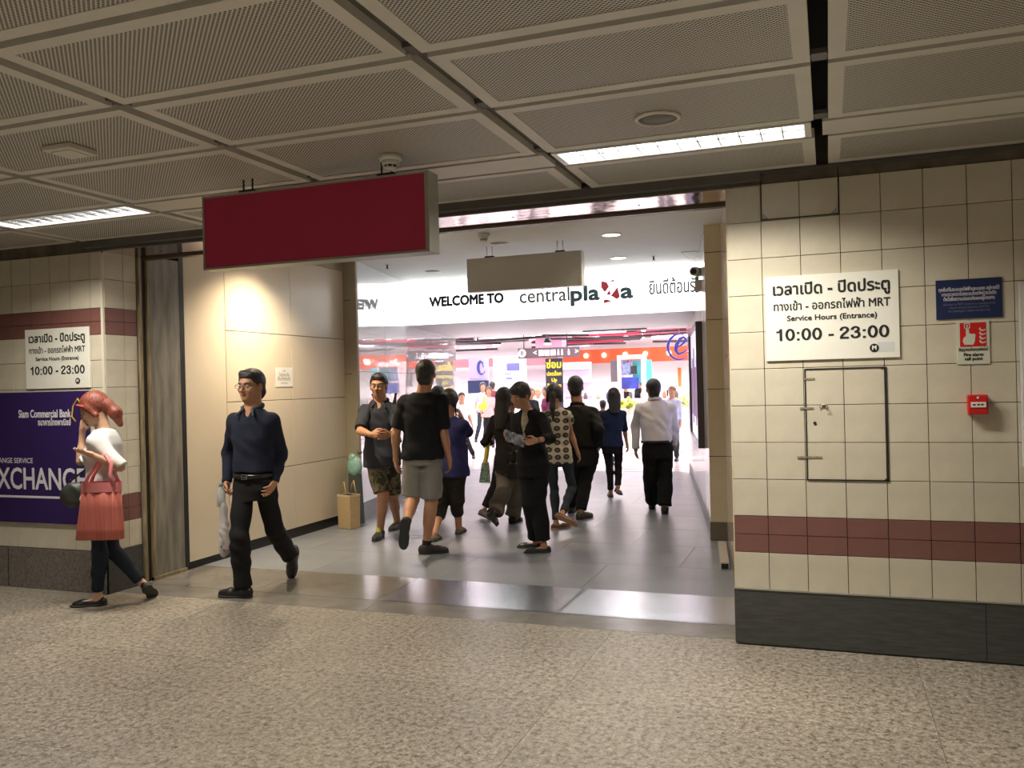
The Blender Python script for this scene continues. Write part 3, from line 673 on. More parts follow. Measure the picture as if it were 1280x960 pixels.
# left mall posters
def wallpost(name, label, x0, x1, y, z0, z1, m):
    t = empty(name, ((x0 + x1) / 2, y, 0), 0, label, 'poster'); a = (x1 - x0) / 2
    MB().box(-a, 0, z0, a, .05, z1).build('poster_face', m, t); MB().box(-a + .05, .05, 0, a - .05, .15, z1 - .05).build('poster_stand', MALLW, t); return t
LAV = mat('poster_lavender', (.42, .36, .80), .5)
t = wallpost('mall_poster', 'lavender poster with dark swirl emblem at far left of the mall', -10.64, -9.98, 25, 1.72, 2.42, LAV)
mb = MB(); 
for k in range(3):
    pts = [(.10 + (.07 + .035 * k) * math.cos(a_), -.01, 2.10 + (.16 + .03 * k) * math.sin(a_)) for a_ in [x * .3 + k * .8 for x in range(15)]]; mb.tube(pts, .014, 6)
mb.build('swirl_emblem', mat('swirl_navy', (.05, .06, .25), .5), t)
t = wallpost('mall_poster', 'navy notice board with small white lettering below lavender poster', -10.64, -9.94, 24.9, 1.30, 1.70, NAVY); text('z', .1, -.006, 1.52, .2, None, MALLW, t, .006)
t = wallpost('mall_poster', 'large white poster with blue device picture and pink box', -10.0, -8.9, 25.5, 1.05, 2.44, mat('poster_white', (.9, .92, .95), .5))
for x0, z0, x1, z1, c in ((-.10, 1.98, .34, 2.22, (.10, .10, .60)), (-.18, 1.84, .06, 1.94, (.85, .25, .45)), (-.12, 1.70, .08, 1.78, (.15, .18, .5)), (.34, 2.0, .48, 2.3, (.45, .85, .95)), (-.5, 2.25, -.3, 2.36, (.5, .7, .9)), (.42, 1.25, .48, 1.55, (.45, .85, .95))):
    MB().box(x0, -.01, z0, x1, 0, z1).build('printed_shape', mat('print%.2f' % x0, c, .5), t)
t = empty('phone_stand', (-8.1, 24.5, 0), 0, 'white display plinth with a blue topped case behind the crowd', 'display')
MB().box(-.6, 0, 0, .6, .5, 1.25).build('plinth', MALLW, t); MB().box(-.25, .0, 1.25, .32, .4, 1.36).build('blue_case', mat('case_blue', (.08, .06, .35), .4), t)
for x, y, lb in ((-12.3, 24, 'mauve shelf unit at far left of the mall behind the boy'), (-7.6, 26, 'mauve shelf unit behind the repair banner')):
    t = empty('shelf_unit', (x, y, 0), 0, lb, 'shelf'); MB().box(-.6, .3, 0, .6, .35, 2.2).build('back', mat('shelf_mauve', (.6, .5, .6)), t)
    for k in range(5): MB().box(-.6, 0, .3 + .42 * k, .6, .3, .33 + .42 * k).build('shelf', MALLW, t)
# hanging blue e emblem
t = empty('hanging_emblem', (-2.57, 16.0, 2.17), 0, 'blue italic letter e emblem in an open ring hanging in mall entrance', 'sign')
BL = mat('emblem_blue', (.05, .06, .50), .35)
pts = [(.215 * math.cos(a), 0, .235 * math.sin(a)) for a in [math.radians(55 + k * 12) for k in range(22)]]
MB().tube(pts, [.006 + .020 * math.sin(PI * k / 21) for k in range(22)], 8).build('ring', BL, t)
pts = [(-.06, 0, -.01), (.02, 0, .02), (.09, 0, .08), (.12, 0, .14), (.08, 0, .18), (.02, 0, .15), (-.05, 0, .05), (-.07, 0, -.06), (-.02, 0, -.13), (.07, 0, -.11), (.16, 0, -.02)]
MB().tube(pts, [.012, .015, .02, .024, .022, .028, .034, .034, .028, .018, .008], 8).build('letter_e', BL, t)
MB().tube([(0, 0, .235), (0, 0, 1.2)], .005, 6).build('wire', CORRGREY, t)
# illuminated poster case on the right passage wall
def onw(s, h, out): return (s, out, h)
t = empty('poster_case', wr2.location, wr2.rotation_euler.z, 'tall black framed blue and white poster case on the right passage wall', 'poster case')
s0, s1 = 1.1, 3.5
mb = MB(); mb.box(s0, 0, .80, s0 + .05, .07, 2.2); mb.box(s1 - .05, 0, .80, s1, .07, 2.2); mb.box(s0 + .05, 0, .80, s1 - .05, .07, .85); mb.box(s0 + .05, 0, 2.15, s1 - .05, .07, 2.2); mb.build('frame', mat('case_frame', (.05, .04, .045), .3), t)
MB().box(s0 + .05, 0, .85, s1 - .05, .04, 2.15).build('poster_face', mat('case_poster', (.80, .78, .95), .25, emit=(.80, .78, 1), estr=.5), t)
for k in range(6): MB().box(s0 + .2 + .36 * k, .04, 1.0 + .1 * (k % 2), s0 + .42 + .36 * k, .045, 1.95 - .12 * (k % 3)).build('printed_shape', mat('case_print%d' % (k % 3), [(.10, .10, .5), (.35, .3, .7), (.5, .12, .3)][k % 3], .4), t)
MB().box(s0 + .06, .04, .87, s0 + .12, .046, 2.13).build('printed_stripe', BL, t)

# ------------------------------------------------------------------ signs on the tiled walls
def service_sign(x0, x1, z0, z1, label, thai_u=True):
    t = empty('service_hours_sign', ((x0 + x1) / 2, 5.186, z0), 0, label, 'sign'); W = x1 - x0; Hh = z1 - z0
    MB().box(-W / 2, -.006, 0, W / 2, .004, Hh, bev=.0015).build('sign_plate', SIGNWHITE, t)
    def row(body, fx, fz, h, fw, b): text(body, (fx - .5) * W, -.0075, (1 - fz) * Hh, h * Hh, fw * W, INK, t, b)
    row('เวลาเปิด - ปิดประตู', .50, .165, .185, .87, .0026)
    row('ทางเข้า - ออกรถไฟฟ้า MRT', .50, .365, .135, .87, .0012)
    row('Service Hours (Entrance)', .505, .505, .088, .67, .0012)
    digits('10:00 - 23:00', 0, -.0078, .305 * Hh, .142 * Hh, .865 * W, INK, t)
    MB().lathe([(.024, 0), (.024, -.002)], ((.815 - .5) * W, -.006, .115 * Hh), 20, ax='y').build('round_emblem', INK, t)
    text('M', (.815 - .5) * W, -.0095, .115 * Hh, .032, None, SIGNWHITE, t, .0015)
    if x0 > -2: MB().box((.84 - .5) * W, -.0068, .07 * Hh, (.96 - .5) * W, -.006, .18 * Hh).build('tape_patch', mat('tape_patch', (.60, .62, .62), .4), t)
    return t
service_sign(-.333, .374, 1.655, 2.139, 'white service hours plate on the right tiled wall above access hatch')
service_sign(-6.10, -5.425, 1.615, 2.094, 'white service hours plate on the left wall above the purple bank poster')

t = empty('notice_plate', (.7175, 5.188, 1.852), 0, 'navy blue notice plate with small white Thai lines', 'sign')
MB().box(-.159, -.004, 0, .159, .003, .212, bev=.001).build('sign_plate', NAVY, t)
for s_, z, h, wd in (('ทุกพื้นที่ในระบบรถไฟฟ้าและบนรถ อยู่ภายใต้', .158, .026, .29), ('การตรวจตราโดยระบบโทรทัศน์วงจรปิด', .132, .026, .26), ('ทั้งนี้เพื่อความปลอดภัยของผู้โดยสาร', .106, .026, .245)): text(s_, 0, -.005, z, h, wd, INKW, t, .0003)
for s_, z, wd in (('All areas in MRT system are monitored by', .078, .25), ('closed circuit television (CCTV)', .060, .19), ('for passengers\' safety and security', .042, .20)): text(s_, 0, -.005, z, .016, wd, mat('faint_ink', (.16, .18, .26), .5), t)

t = empty('fire_alarm_sign', (.733, 5.188, 1.606), 0, 'white and red fire alarm call point sign with hand and flames', 'sign')
PG = mat('photolum', (.60, .60, .50), .4)
MB().box(-.079, -.003, 0, .079, .003, .233, bev=.001).build('sign_plate', PG, t)
MB().box(-.063, -.0045, .094, .063, -.003, .222).build('red_field', REDP, t)
fn = lambda a, b, t_: (a, -.006 + t_, b)
hand = [(-.042, .104), (.000, .104), (.008, .120), (.012, .158), (.004, .163), (-.004, .160), (-.012, .165), (-.018, .163), (-.020, .195), (-.026, .200), (-.034, .195), (-.034, .150), (-.046, .142), (-.050, .122)]
MB().prism(hand, fn, 0, .0012).build('hand_pictogram', PG, t)
mb = MB(); mb.box(-.042, -.006, .192, -.014, -.0048, .196); mb.box(-.042, -.006, .216, -.014, -.0048, .220); mb.box(-.042, -.006, .196, -.038, -.0048, .216); mb.box(-.018, -.006, .196, -.014, -.0048, .216); mb.box(-.031, -.006, .2, -.025, -.0048, .212); mb.build('button_pictogram', PG, t)
for k in range(4):
    z = .108 + .022 * k; MB().prism([(.028, z + .014), (.034, z + .004), (.044, z), (.060, z + .006), (.060, z + .012), (.046, z + .008), (.038, z + .012), (.036, z + .022)], fn, 0, .0012).build('flame_pictogram', PG, t)
text('สัญญาณแจ้งเหตุเพลิงไหม้', 0, -.004, .078, .024, .14, INK, t, .0004); text('Fire alarm', 0, -.004, .050, .024, .092, INK, t, .001); text('call point', 0, -.004, .028, .024, .085, INK, t, .001)

t = empty('fire_call_point', (.743, 5.192, 1.337), 0, 'red break glass fire call point box below the alarm sign', 'fire call point')
MB().box(-.048, -.055, 0, .048, 0, .104, bev=.006).build('box', REDP, t)
MB().box(-.040, -.0575, .034, .042, -.054, .072, bev=.002).build('glass_frame', REDP, t)
MB().box(-.035, -.0590, .038, .037, -.0565, .066).build('white_glass', mat('call_glass', (.75, .74, .70), .2), t)
for x in (-.02, .001, .018): MB().box(x - .006, -.0597, .048, x + .007, -.0588, .056).build('arrow_mark', INK, t)
MB().ell((0, -.056, .088), (.007, .002, .007), 10, 6).build('flame_mark', PG, t)

# hatch in the tiles with black gap
t = empty('access_hatch', (.087, 5.19, .97), 0, 'tiled access hatch outlined by a black gap with tape marks and key hole', 'hatch')
for x0, z0, x1, z1 in ((-.216, 0, -.208, .634), (.203, 0, .217, .634), (-.208, -.002, .217, .006), (-.208, .628, .203, .636)): MB().box(x0, -.0035, z0, x1, .001, z1).build('gap', DARK, t)
mb = MB(); mb.lathe([(.010, 0), (.010, -.005)], (-.115, -.001, .425), 14, ax='y'); mb.tube([(-.115 + .022 * math.cos(a), -.012 - .004 * math.cos(a), .41 + .020 * math.sin(a)) for a in [k * PI / 8 for k in range(-2, 9)]], .003, 8); mb.build('ring_pull', mat('pull_metal', (.42, .38, .30), .3, metal=.8), t)
MB().lathe([(.009, 0), (.009, -.002)], (-.165, -.002, .325), 14, ax='y').build('key_hole', DARK, t)
TAPE = mat('tape_residue', (.30, .26, .19), .7, noise=.5, nscale=60)
for x0, z, x1 in ((-.22, .572, -.16), (-.245, .405, -.17), (-.265, .125, -.13)): MB().box(x0, -.0038, z, x1, -.002, z + .010).build('tape_mark', TAPE, t)
for x, z in ((.20, .625), (.205, .005)): MB().prism([(x - .016, z), (x, z), (x, z + .012)], lambda a, b, t_: (a, -.005 + t_, b), 0, .002).build('corner_chip', DARK, t)
t = empty('access_hatch', (-.135, 5.19, 2.474), 0, 'upper two tile hatch with black outline near the ceiling', 'hatch')
for x0, z0, x1, z1 in ((-.209, 0, -.204, .276), (.209, 0, .214, .276), (-.209, -.003, .214, .003)): MB().box(x0, -.0035, z0, x1, .001, z1).build('gap', DARK, t)
for s_ in (-1, 1):
    MB().prism([(s_ * .2, .004), (s_ * .168, .004), (s_ * .2, .036)], lambda a, b, t_: (a, -.006 + t_, b), 0, .002).build('corner_bracket', mat('bracket_grey', (.30, .28, .24), .5), t)
    MB().lathe([(.006, 0), (.006, -.003)], (s_ * .190, -.006, .014), 10, ax='y').build('screw', ALU, t)
t = empty('wall_cabinet', (1.10, 5.18, 1.057), 0, 'pale grey panel edge mounted on tiled wall at right frame edge', 'panel')
MB().box(-.15, -.035, 0, .35, .01, .97, bev=.004).build('panel_case', mat('panel_pale', (.56, .55, .55), .4), t); MB().box(-.14, -.037, .23, .34, -.034, .95).build('panel_face', mat('panel_face', (.66, .63, .56), .3), t)

# bank poster
t = empty('bank_poster', (-6.50, 5.183, .535), 0, 'purple currency exchange poster with white and gold print on left wall', 'poster')
MB().box(-1.05, -.008, 0, 1.06, .006, 1.055, bev=.002).build('poster_board', PURPLE, t)
def pt(b_, x, z, h, wd, m, bo, al='CENTER'): text(b_, x + 6.50, -.0095, z - .535, h, wd, m, t, bo, align=al)
pt('Siam Commercial Bank', -5.905, 1.412, .088, .555, INKW, .0022)
pt('ธนาคารไทยพาณิชย์', -5.80, 1.342, .068, .345, INKW, .0016)
pt('CURRENCY EXCHANGE SERVICE', -6.46, 1.035, .058, .84, INKW, .0006)
pt('EXCHANGE', -6.01, .882, .245, 1.02, INKW, .004)
MB().box(-.75, -.0095, .20, .84, -.008, .218).build('printed_rule', INKW, t)
mb = MB(); pts = [(-5.575 + 6.5, -.009, 1.35 - .535), (-5.615 + 6.5, -.009, 1.39 - .535), (-5.60 + 6.5, -.009, 1.47 - .535), (-5.55 + 6.5, -.009, 1.53 - .535), (-5.50 + 6.5, -.009, 1.46 - .535), (-5.515 + 6.5, -.009, 1.38 - .535)]
mb.tube(pts, .006, 6); mb.build('gold_emblem', GOLD, t)
# paper notice taped to the cream panels
t = empty('paper_notice', (-5.298, 7.555, 1.59), PI / 2, 'white paper notice taped to the cream panel wall', 'notice')
MB().box(-.15, -.003, 0, .15, -.0015, .20).build('paper', mat('paper_white', (.80, .79, .74), .6), t)
for k, (b_, h, wd) in enumerate((('ระวัง', .03, .05), ('โปรดระวัง', .045, .17), ('พื้นต่างระดับ', .05, .22), ('ขอบคุณ', .02, .12))): text(b_, 0, -.004, .165 - .042 * k, h, wd, mat('grey_ink', (.22, .22, .22), .5), t, .0003)

# shopping bags by the taupe column
t = empty('paper_bag', (-5.05, 8.36, 0), math.radians(-18), 'tan woven carrier bag standing by the taupe column', 'bag')
TAN = mat('tan_paper', (.52, .38, .21), .7, noise=.12, nscale=14, stretch=(1, 1, 4), bump=.15, bscale=50)
mb = MB(); mb.hexa([(-.10, -.07, .005), (.10, -.07, .005), (.10, .07, .005), (-.10, .07, .005)], [(-.105, -.075, .37), (.105, -.075, .37), (.105, .075, .37), (-.105, .075, .37)]); mb.build('bag_body', TAN, t)
for a in ((-.105, -.077, .355, .105, -.072, .378), (-.105, .072, .355, .105, .077, .378), (-.107, -.077, .355, -.102, .077, .378), (.102, -.077, .355, .107, .077, .378)): MB().box(*a).build('bag_rim', mat('bag_rim_pale', (.62, .50, .33), .6), t)
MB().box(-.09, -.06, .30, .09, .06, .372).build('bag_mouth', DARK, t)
for y in (-.07, .07): MB().tube([(-.05, y, .36), (-.02, y, .48), (.0, y + .01, .52), (.02, y, .48), (.05, y, .36)], .008, 8).build('handle', TAN, t)
t = empty('carrier_bag', (-5.13, 8.66, 0), 0, 'mint green bundle on a dark bag behind the tan carrier bag', 'bag')
mb = MB(); mb.hexa([(-.09, -.03, 0), (.07, -.03, 0), (.07, .06, 0), (-.09, .06, 0)], [(-.08, -.03, .58), (.06, -.03, .58), (.05, .05, .56), (-.07, .05, .56)]); mb.build('dark_bag', mat('dark_bag_green', (.06, .075, .065), .7), t)
mb = MB(); mb.ell((-.01, 0, .66), (.095, .06, .12), 18, 12); mb.ell((-.03, -.01, .75), (.05, .04, .06), 12, 8); mb.build('mint_bundle', mat('mint_plastic', (.20, .42, .36), .35, noise=.5, nscale=14, col2=(.36, .62, .55)), t)
MB().ell((.07, -.02, .82), (.03, .03, .025), 12, 8).build('bundle_knot', mat('knot', (.12, .11, .09), .5), t)

# ------------------------------------------------------------------ figures: smooth solid fields turned into one continuous skin
def V3(*a): return np.array(a, dtype=float)
def nrm(v): v = np.asarray(v, float); return v / (np.linalg.norm(v) + 1e-9)

class Field:
    def __init__(s, h): s.h = h; s.ops = []; s.lo = V3(9, 9, 9); s.hi = V3(-9, -9, -9)
    def _op(s, fn, lo, hi, k, mode='u'):
        if mode == 'u': s.lo = np.minimum(s.lo, lo); s.hi = np.maximum(s.hi, hi)
        s.ops.append((fn, lo, hi, k, mode)); return s
    def cone(s, a, b, ra, rb, k=.02, mode='u', flat=False):
        a = np.asarray(a, float); b = np.asarray(b, float); ba = b - a; L2 = max(ba @ ba, 1e-9); L = math.sqrt(L2)
        def fn(X, Y, Z):
            x, y, z = X - a[0], Y - a[1], Z - a[2]; tt = (x * ba[0] + y * ba[1] + z * ba[2]) / L2; t = np.clip(tt, 0, 1)
            d = np.sqrt((x - ba[0] * t) ** 2 + (y - ba[1] * t) ** 2 + (z - ba[2] * t) ** 2) - (ra + (rb - ra) * t)
            if flat: d = np.maximum(d, (tt - 1) * L)
            return d
        r = max(ra, rb); return s._op(fn, np.minimum(a, b) - r, np.maximum(a, b) + r, k, mode)
    def ell(s, c, r, R=None, k=.02, mode='u'):
        c = np.asarray(c, float); r = np.asarray(r, float); R = np.eye(3) if R is None else R
        def fn(X, Y, Z):
            x, y, z = X - c[0], Y - c[1], Z - c[2]
            q = [(x * R[0, i] + y * R[1, i] + z * R[2, i]) for i in range(3)]
            k0 = np.sqrt((q[0] / r[0]) ** 2 + (q[1] / r[1]) ** 2 + (q[2] / r[2]) ** 2)
            k1 = np.sqrt((q[0] / r[0] ** 2) ** 2 + (q[1] / r[1] ** 2) ** 2 + (q[2] / r[2] ** 2) ** 2)
            return k0 * (k0 - 1) / np.maximum(k1, 1e-6)
        e = np.abs(R) @ r; return s._op(fn, c - e, c + e, k, mode)
    def box(s, c, r, R=None, rd=.005, k=.01, mode='u'):
        c = np.asarray(c, float); r = np.asarray(r, float); R = np.eye(3) if R is None else R
        def fn(X, Y, Z):
            x, y, z = X - c[0], Y - c[1], Z - c[2]
            q = [np.abs(x * R[0, i] + y * R[1, i] + z * R[2, i]) - (r[i] - rd) for i in range(3)]
            return np.sqrt(sum(np.maximum(a, 0) ** 2 for a in q)) + np.minimum(np.maximum(np.maximum(q[0], q[1]), q[2]), 0) - rd
        e = np.abs(R) @ r; return s._op(fn, c - e, c + e, k, mode)
    def loft(s, p0, p1, st, l0, l1=None, k=.02, e=2.3, mode='u'):
        """elliptic tube along p0->p1; stations (s, a, b, forward offset); l0,l1 lateral axes"""
        p0 = np.asarray(p0, float); p1 = np.asarray(p1, float); ax = p1 - p0; L = np.linalg.norm(ax); ax = ax / L
        l0 = nrm(l0); l1 = l0 if l1 is None else nrm(l1); S = [q[0] for q in st]
        def fn(X, Y, Z):
            x, y, z = X - p0[0], Y - p0[1], Z - p0[2]; t = (x * ax[0] + y * ax[1] + z * ax[2]) / L
            tc = np.clip(t, 0, 1); lx = [l0[i] + (l1[i] - l0[i]) * tc for i in range(3)]
            da = lx[0] * ax[0] + lx[1] * ax[1] + lx[2] * ax[2]; lx = [lx[i] - da * ax[i] for i in range(3)]
            ln = np.sqrt(lx[0] ** 2 + lx[1] ** 2 + lx[2] ** 2); lx = [q / ln for q in lx]
            fx = [ax[1] * -lx[2] + ax[2] * lx[1], ax[2] * -lx[0] + ax[0] * lx[2], ax[0] * -lx[1] + ax[1] * lx[0]]
            # forward = lateral x axis (left x up = forward)
            fx = [lx[1] * ax[2] - lx[2] * ax[1], lx[2] * ax[0] - lx[0] * ax[2], lx[0] * ax[1] - lx[1] * ax[0]]
            a = np.interp(t, S, [q[1] for q in st]); b = np.interp(t, S, [q[2] for q in st]); o = np.interp(t, S, [q[3] if len(q) > 3 else 0 for q in st])
            u = x * lx[0] + y * lx[1] + z * lx[2]; v = x * fx[0] + y * fx[1] + z * fx[2] - o
            d = ((np.abs(u / a) ** e + np.abs(v / b) ** e) ** (1 / e) - 1) * np.minimum(a, b)
            ez = np.maximum(S[0] - t, t - S[-1]) * L
            return np.where(ez > 0, np.sqrt(np.maximum(d, 0) ** 2 + ez ** 2), np.maximum(d, ez))
        r = max(max(q[1], q[2]) + abs(q[3] if len(q) > 3 else 0) for q in st)
        A = p0 + ax * L * S[0]; B = p0 + ax * L * S[-1]
        return s._op(fn, np.minimum(A, B) - r, np.maximum(A, B) + r, k, mode)
    def cut(s, p, n, keep=None, lo=None, hi=None):
        """remove the side that n points to (inside an optional box)"""
        p = np.asarray(p, float); n = nrm(n)
        def fn(X, Y, Z): return (X - p[0]) * n[0] + (Y - p[1]) * n[1] + (Z - p[2]) * n[2]
        s.ops.append((fn, lo, hi, 0, 'i')); return s
    def warp(s, fn): s.ops.append((fn, None, None, 0, 'w')); return s
    def mesh(s, name, m, smooth=2):
        h = s.h; lo = s.lo - 3 * h; n = np.ceil((s.hi - s.lo) / h).astype(int) + 7
        ax = [(lo[i] + h * np.arange(n[i])).astype(np.float32) for i in range(3)]
        G = np.full(n, .08, np.float32)
        for fn, a, b, k, mode in s.ops:
            if a is None: sl = (slice(0, n[0]), slice(0, n[1]), slice(0, n[2]))
            else:
                pad = k + 3 * h + (.02 if mode == 'u' else 0)
                i0 = np.clip(np.floor((a - pad - lo) / h).astype(int), 0, n); i1 = np.clip(np.ceil((b + pad - lo) / h).astype(int) + 1, 0, n)
                sl = tuple(slice(i0[i], i1[i]) for i in range(3))
                if any(q.stop <= q.start for q in sl): continue
            X, Y, Z = np.meshgrid(ax[0][sl[0]], ax[1][sl[1]], ax[2][sl[2]], indexing='ij', sparse=True)
            d = fn(X, Y, Z).astype(np.float32); g = G[sl]
            if mode == 'u':
                if k > 0: hh = np.maximum(k - np.abs(g - d), 0) / k; G[sl] = np.minimum(g, d) - hh * hh * k * .25
                else: G[sl] = np.minimum(g, d)
            elif mode == 's':
                if k > 0: hh = np.maximum(k - np.abs(g + d), 0) / k; G[sl] = np.maximum(g, -d) + hh * hh * k * .25
                else: G[sl] = np.maximum(g, -d)
            elif mode == 'i': G[sl] = np.maximum(g, d)
            elif mode == 'w': G[sl] = g + d
        return nets(G, ax, h, name, m, smooth)

def nets(G, ax, h, name, m, smooth):
    ins = G < 0
    c = ins[:-1, :-1, :-1].astype(np.int8)
    tot = sum(ins[i:ins.shape[0] - 1 + i, j:ins.shape[1] - 1 + j, k:ins.shape[2] - 1 + k].astype(np.int8) for i in (0, 1) for j in (0, 1) for k in (0, 1))
    act = (tot > 0) & (tot < 8); idx = np.argwhere(act)
    vid = np.full(act.shape, -1, np.int32); vid[act] = np.arange(len(idx))
    I, J, K = idx.T
    acc = np.zeros((len(idx), 3)); cnt = np.zeros(len(idx))
    cor = {(i, j, k): G[I + i, J + j, K + k].astype(float) for i in (0, 1) for j in (0, 1) for k in (0, 1)}
    for a in cor:
        for d in range(3):
            if a[d] == 0:
                b = list(a); b[d] = 1; b = tuple(b); g0, g1 = cor[a], cor[b]; x = (g0 < 0) != (g1 < 0)
                t = np.where(x, g0 / np.where(np.abs(g0 - g1) < 1e-9, 1, g0 - g1), 0)
                p = np.array(a, float)[None, :].repeat(len(idx), 0); p[:, d] = t
                acc += p * x[:, None]; cnt += x
    P = (idx + acc / cnt[:, None]) * h + np.array([ax[0][0], ax[1][0], ax[2][0]])
    quads = []
    for d in range(3):
        sh = [slice(None)] * 3; s0 = list(sh); s1 = list(sh); s0[d] = slice(0, -1); s1[d] = slice(1, None)
        A = ins[tuple(s0)]; B = ins[tuple(s1)]; e = np.argwhere(A != B)
        o = [q for q in range(3) if q != d]
        e = e[(e[:, o[0]] > 0) & (e[:, o[1]] > 0) & (e[:, o[0]] < ins.shape[o[0]] - 1) & (e[:, o[1]] < ins.shape[o[1]] - 1)]
        flip = A[tuple(e.T)]
        def at(di, dj):
            q = e.copy(); q[:, o[0]] += di; q[:, o[1]] += dj; return vid[tuple(q.T)]
        q = np.stack([at(-1, -1), at(0, -1), at(0, 0), at(-1, 0)], 1)
        if d == 1: flip = ~flip
        q[~flip] = q[~flip][:, ::-1]; quads.append(q)
    Q = np.concatenate(quads); Q = Q[(Q >= 0).all(1)]
    for _ in range(smooth):
        S = np.zeros_like(P); N = np.zeros(len(P))
        for i in range(4):
            np.add.at(S, Q[:, i], P[Q[:, (i + 1) % 4]]) if False else None
            S[:, 0] += np.bincount(Q[:, i], P[Q[:, (i + 1) % 4], 0], len(P)); S[:, 1] += np.bincount(Q[:, i], P[Q[:, (i + 1) % 4], 1], len(P)); S[:, 2] += np.bincount(Q[:, i], P[Q[:, (i + 1) % 4], 2], len(P))
            N += np.bincount(Q[:, i], minlength=len(P))
        P = P * .5 + .5 * S / np.maximum(N, 1)[:, None]
    me = bpy.data.meshes.new(name); me.vertices.add(len(P)); me.vertices.foreach_set('co', P.astype(np.float32).ravel())
    me.loops.add(Q.size); me.loops.foreach_set('vertex_index', Q.astype(np.int32).ravel())
    me.polygons.add(len(Q)); me.polygons.foreach_set('loop_start', np.arange(0, Q.size, 4, dtype=np.int32)); me.polygons.foreach_set('use_smooth', np.ones(len(Q), bool))
    if m: me.materials.append(m)
    me.update(calc_edges=True); me.validate(); return me

def folds(amp, freq, dirs, seed=0, zr=None):
    r = np.random.RandomState(seed); ph = r.rand(6) * 6
    def fn(X, Y, Z):
        a = np.sin(freq * (X * dirs[0] + Y * .6 + Z * dirs[1]) + ph[0] + 2.0 * np.sin(freq * .37 * (Z + X * .5) + ph[1])) * np.sin(freq * .31 * (X - Z * .7 + Y) + ph[2])
        b = np.sin(freq * .55 * (Z * 1.2 - X * .8 + Y * .5) + ph[3])
        return amp * (a + .5 * b)
    return fn

SKIN = mat('skin', (.50, .255, .15), .5, noise=.10, nscale=25, spec=.35)
SKIN_L = mat('skin_pale', (.60, .36, .25), .5, noise=.08, nscale=25, spec=.35)
LIP = mat('lip', (.34, .115, .095), .45)
HAIRB = mat('black_hair', (.010, .009, .009), .38, noise=.5, nscale=60, stretch=(4, 4, .6), col2=(.03, .026, .024), bump=.4, bscale=70)
EYEW = mat('eye_white', (.60, .58, .54), .3); EYEB = mat('eye_dark', (.02, .012, .01), .2)
SOLE = mat('shoe_sole', (.03, .03, .03), .7)

def basis(yaw, pitch=0, roll=0):
    """columns: person's left, forward, up, for a figure facing yaw (0 = towards the camera, 90 = picture right)"""
    a = math.radians(yaw); f = V3(math.sin(a), -math.cos(a), 0); l = V3(math.cos(a), math.sin(a), 0); u = V3(0, 0, 1)
    p = math.radians(pitch); f2 = f * math.cos(p) - u * math.sin(p); u2 = u * math.cos(p) + f * math.sin(p)
    r = math.radians(roll); l3 = l * math.cos(r) + u2 * math.sin(r); u3 = u2 * math.cos(r) - l * math.sin(r)
    return np.stack([l3, f2, u3], 1)

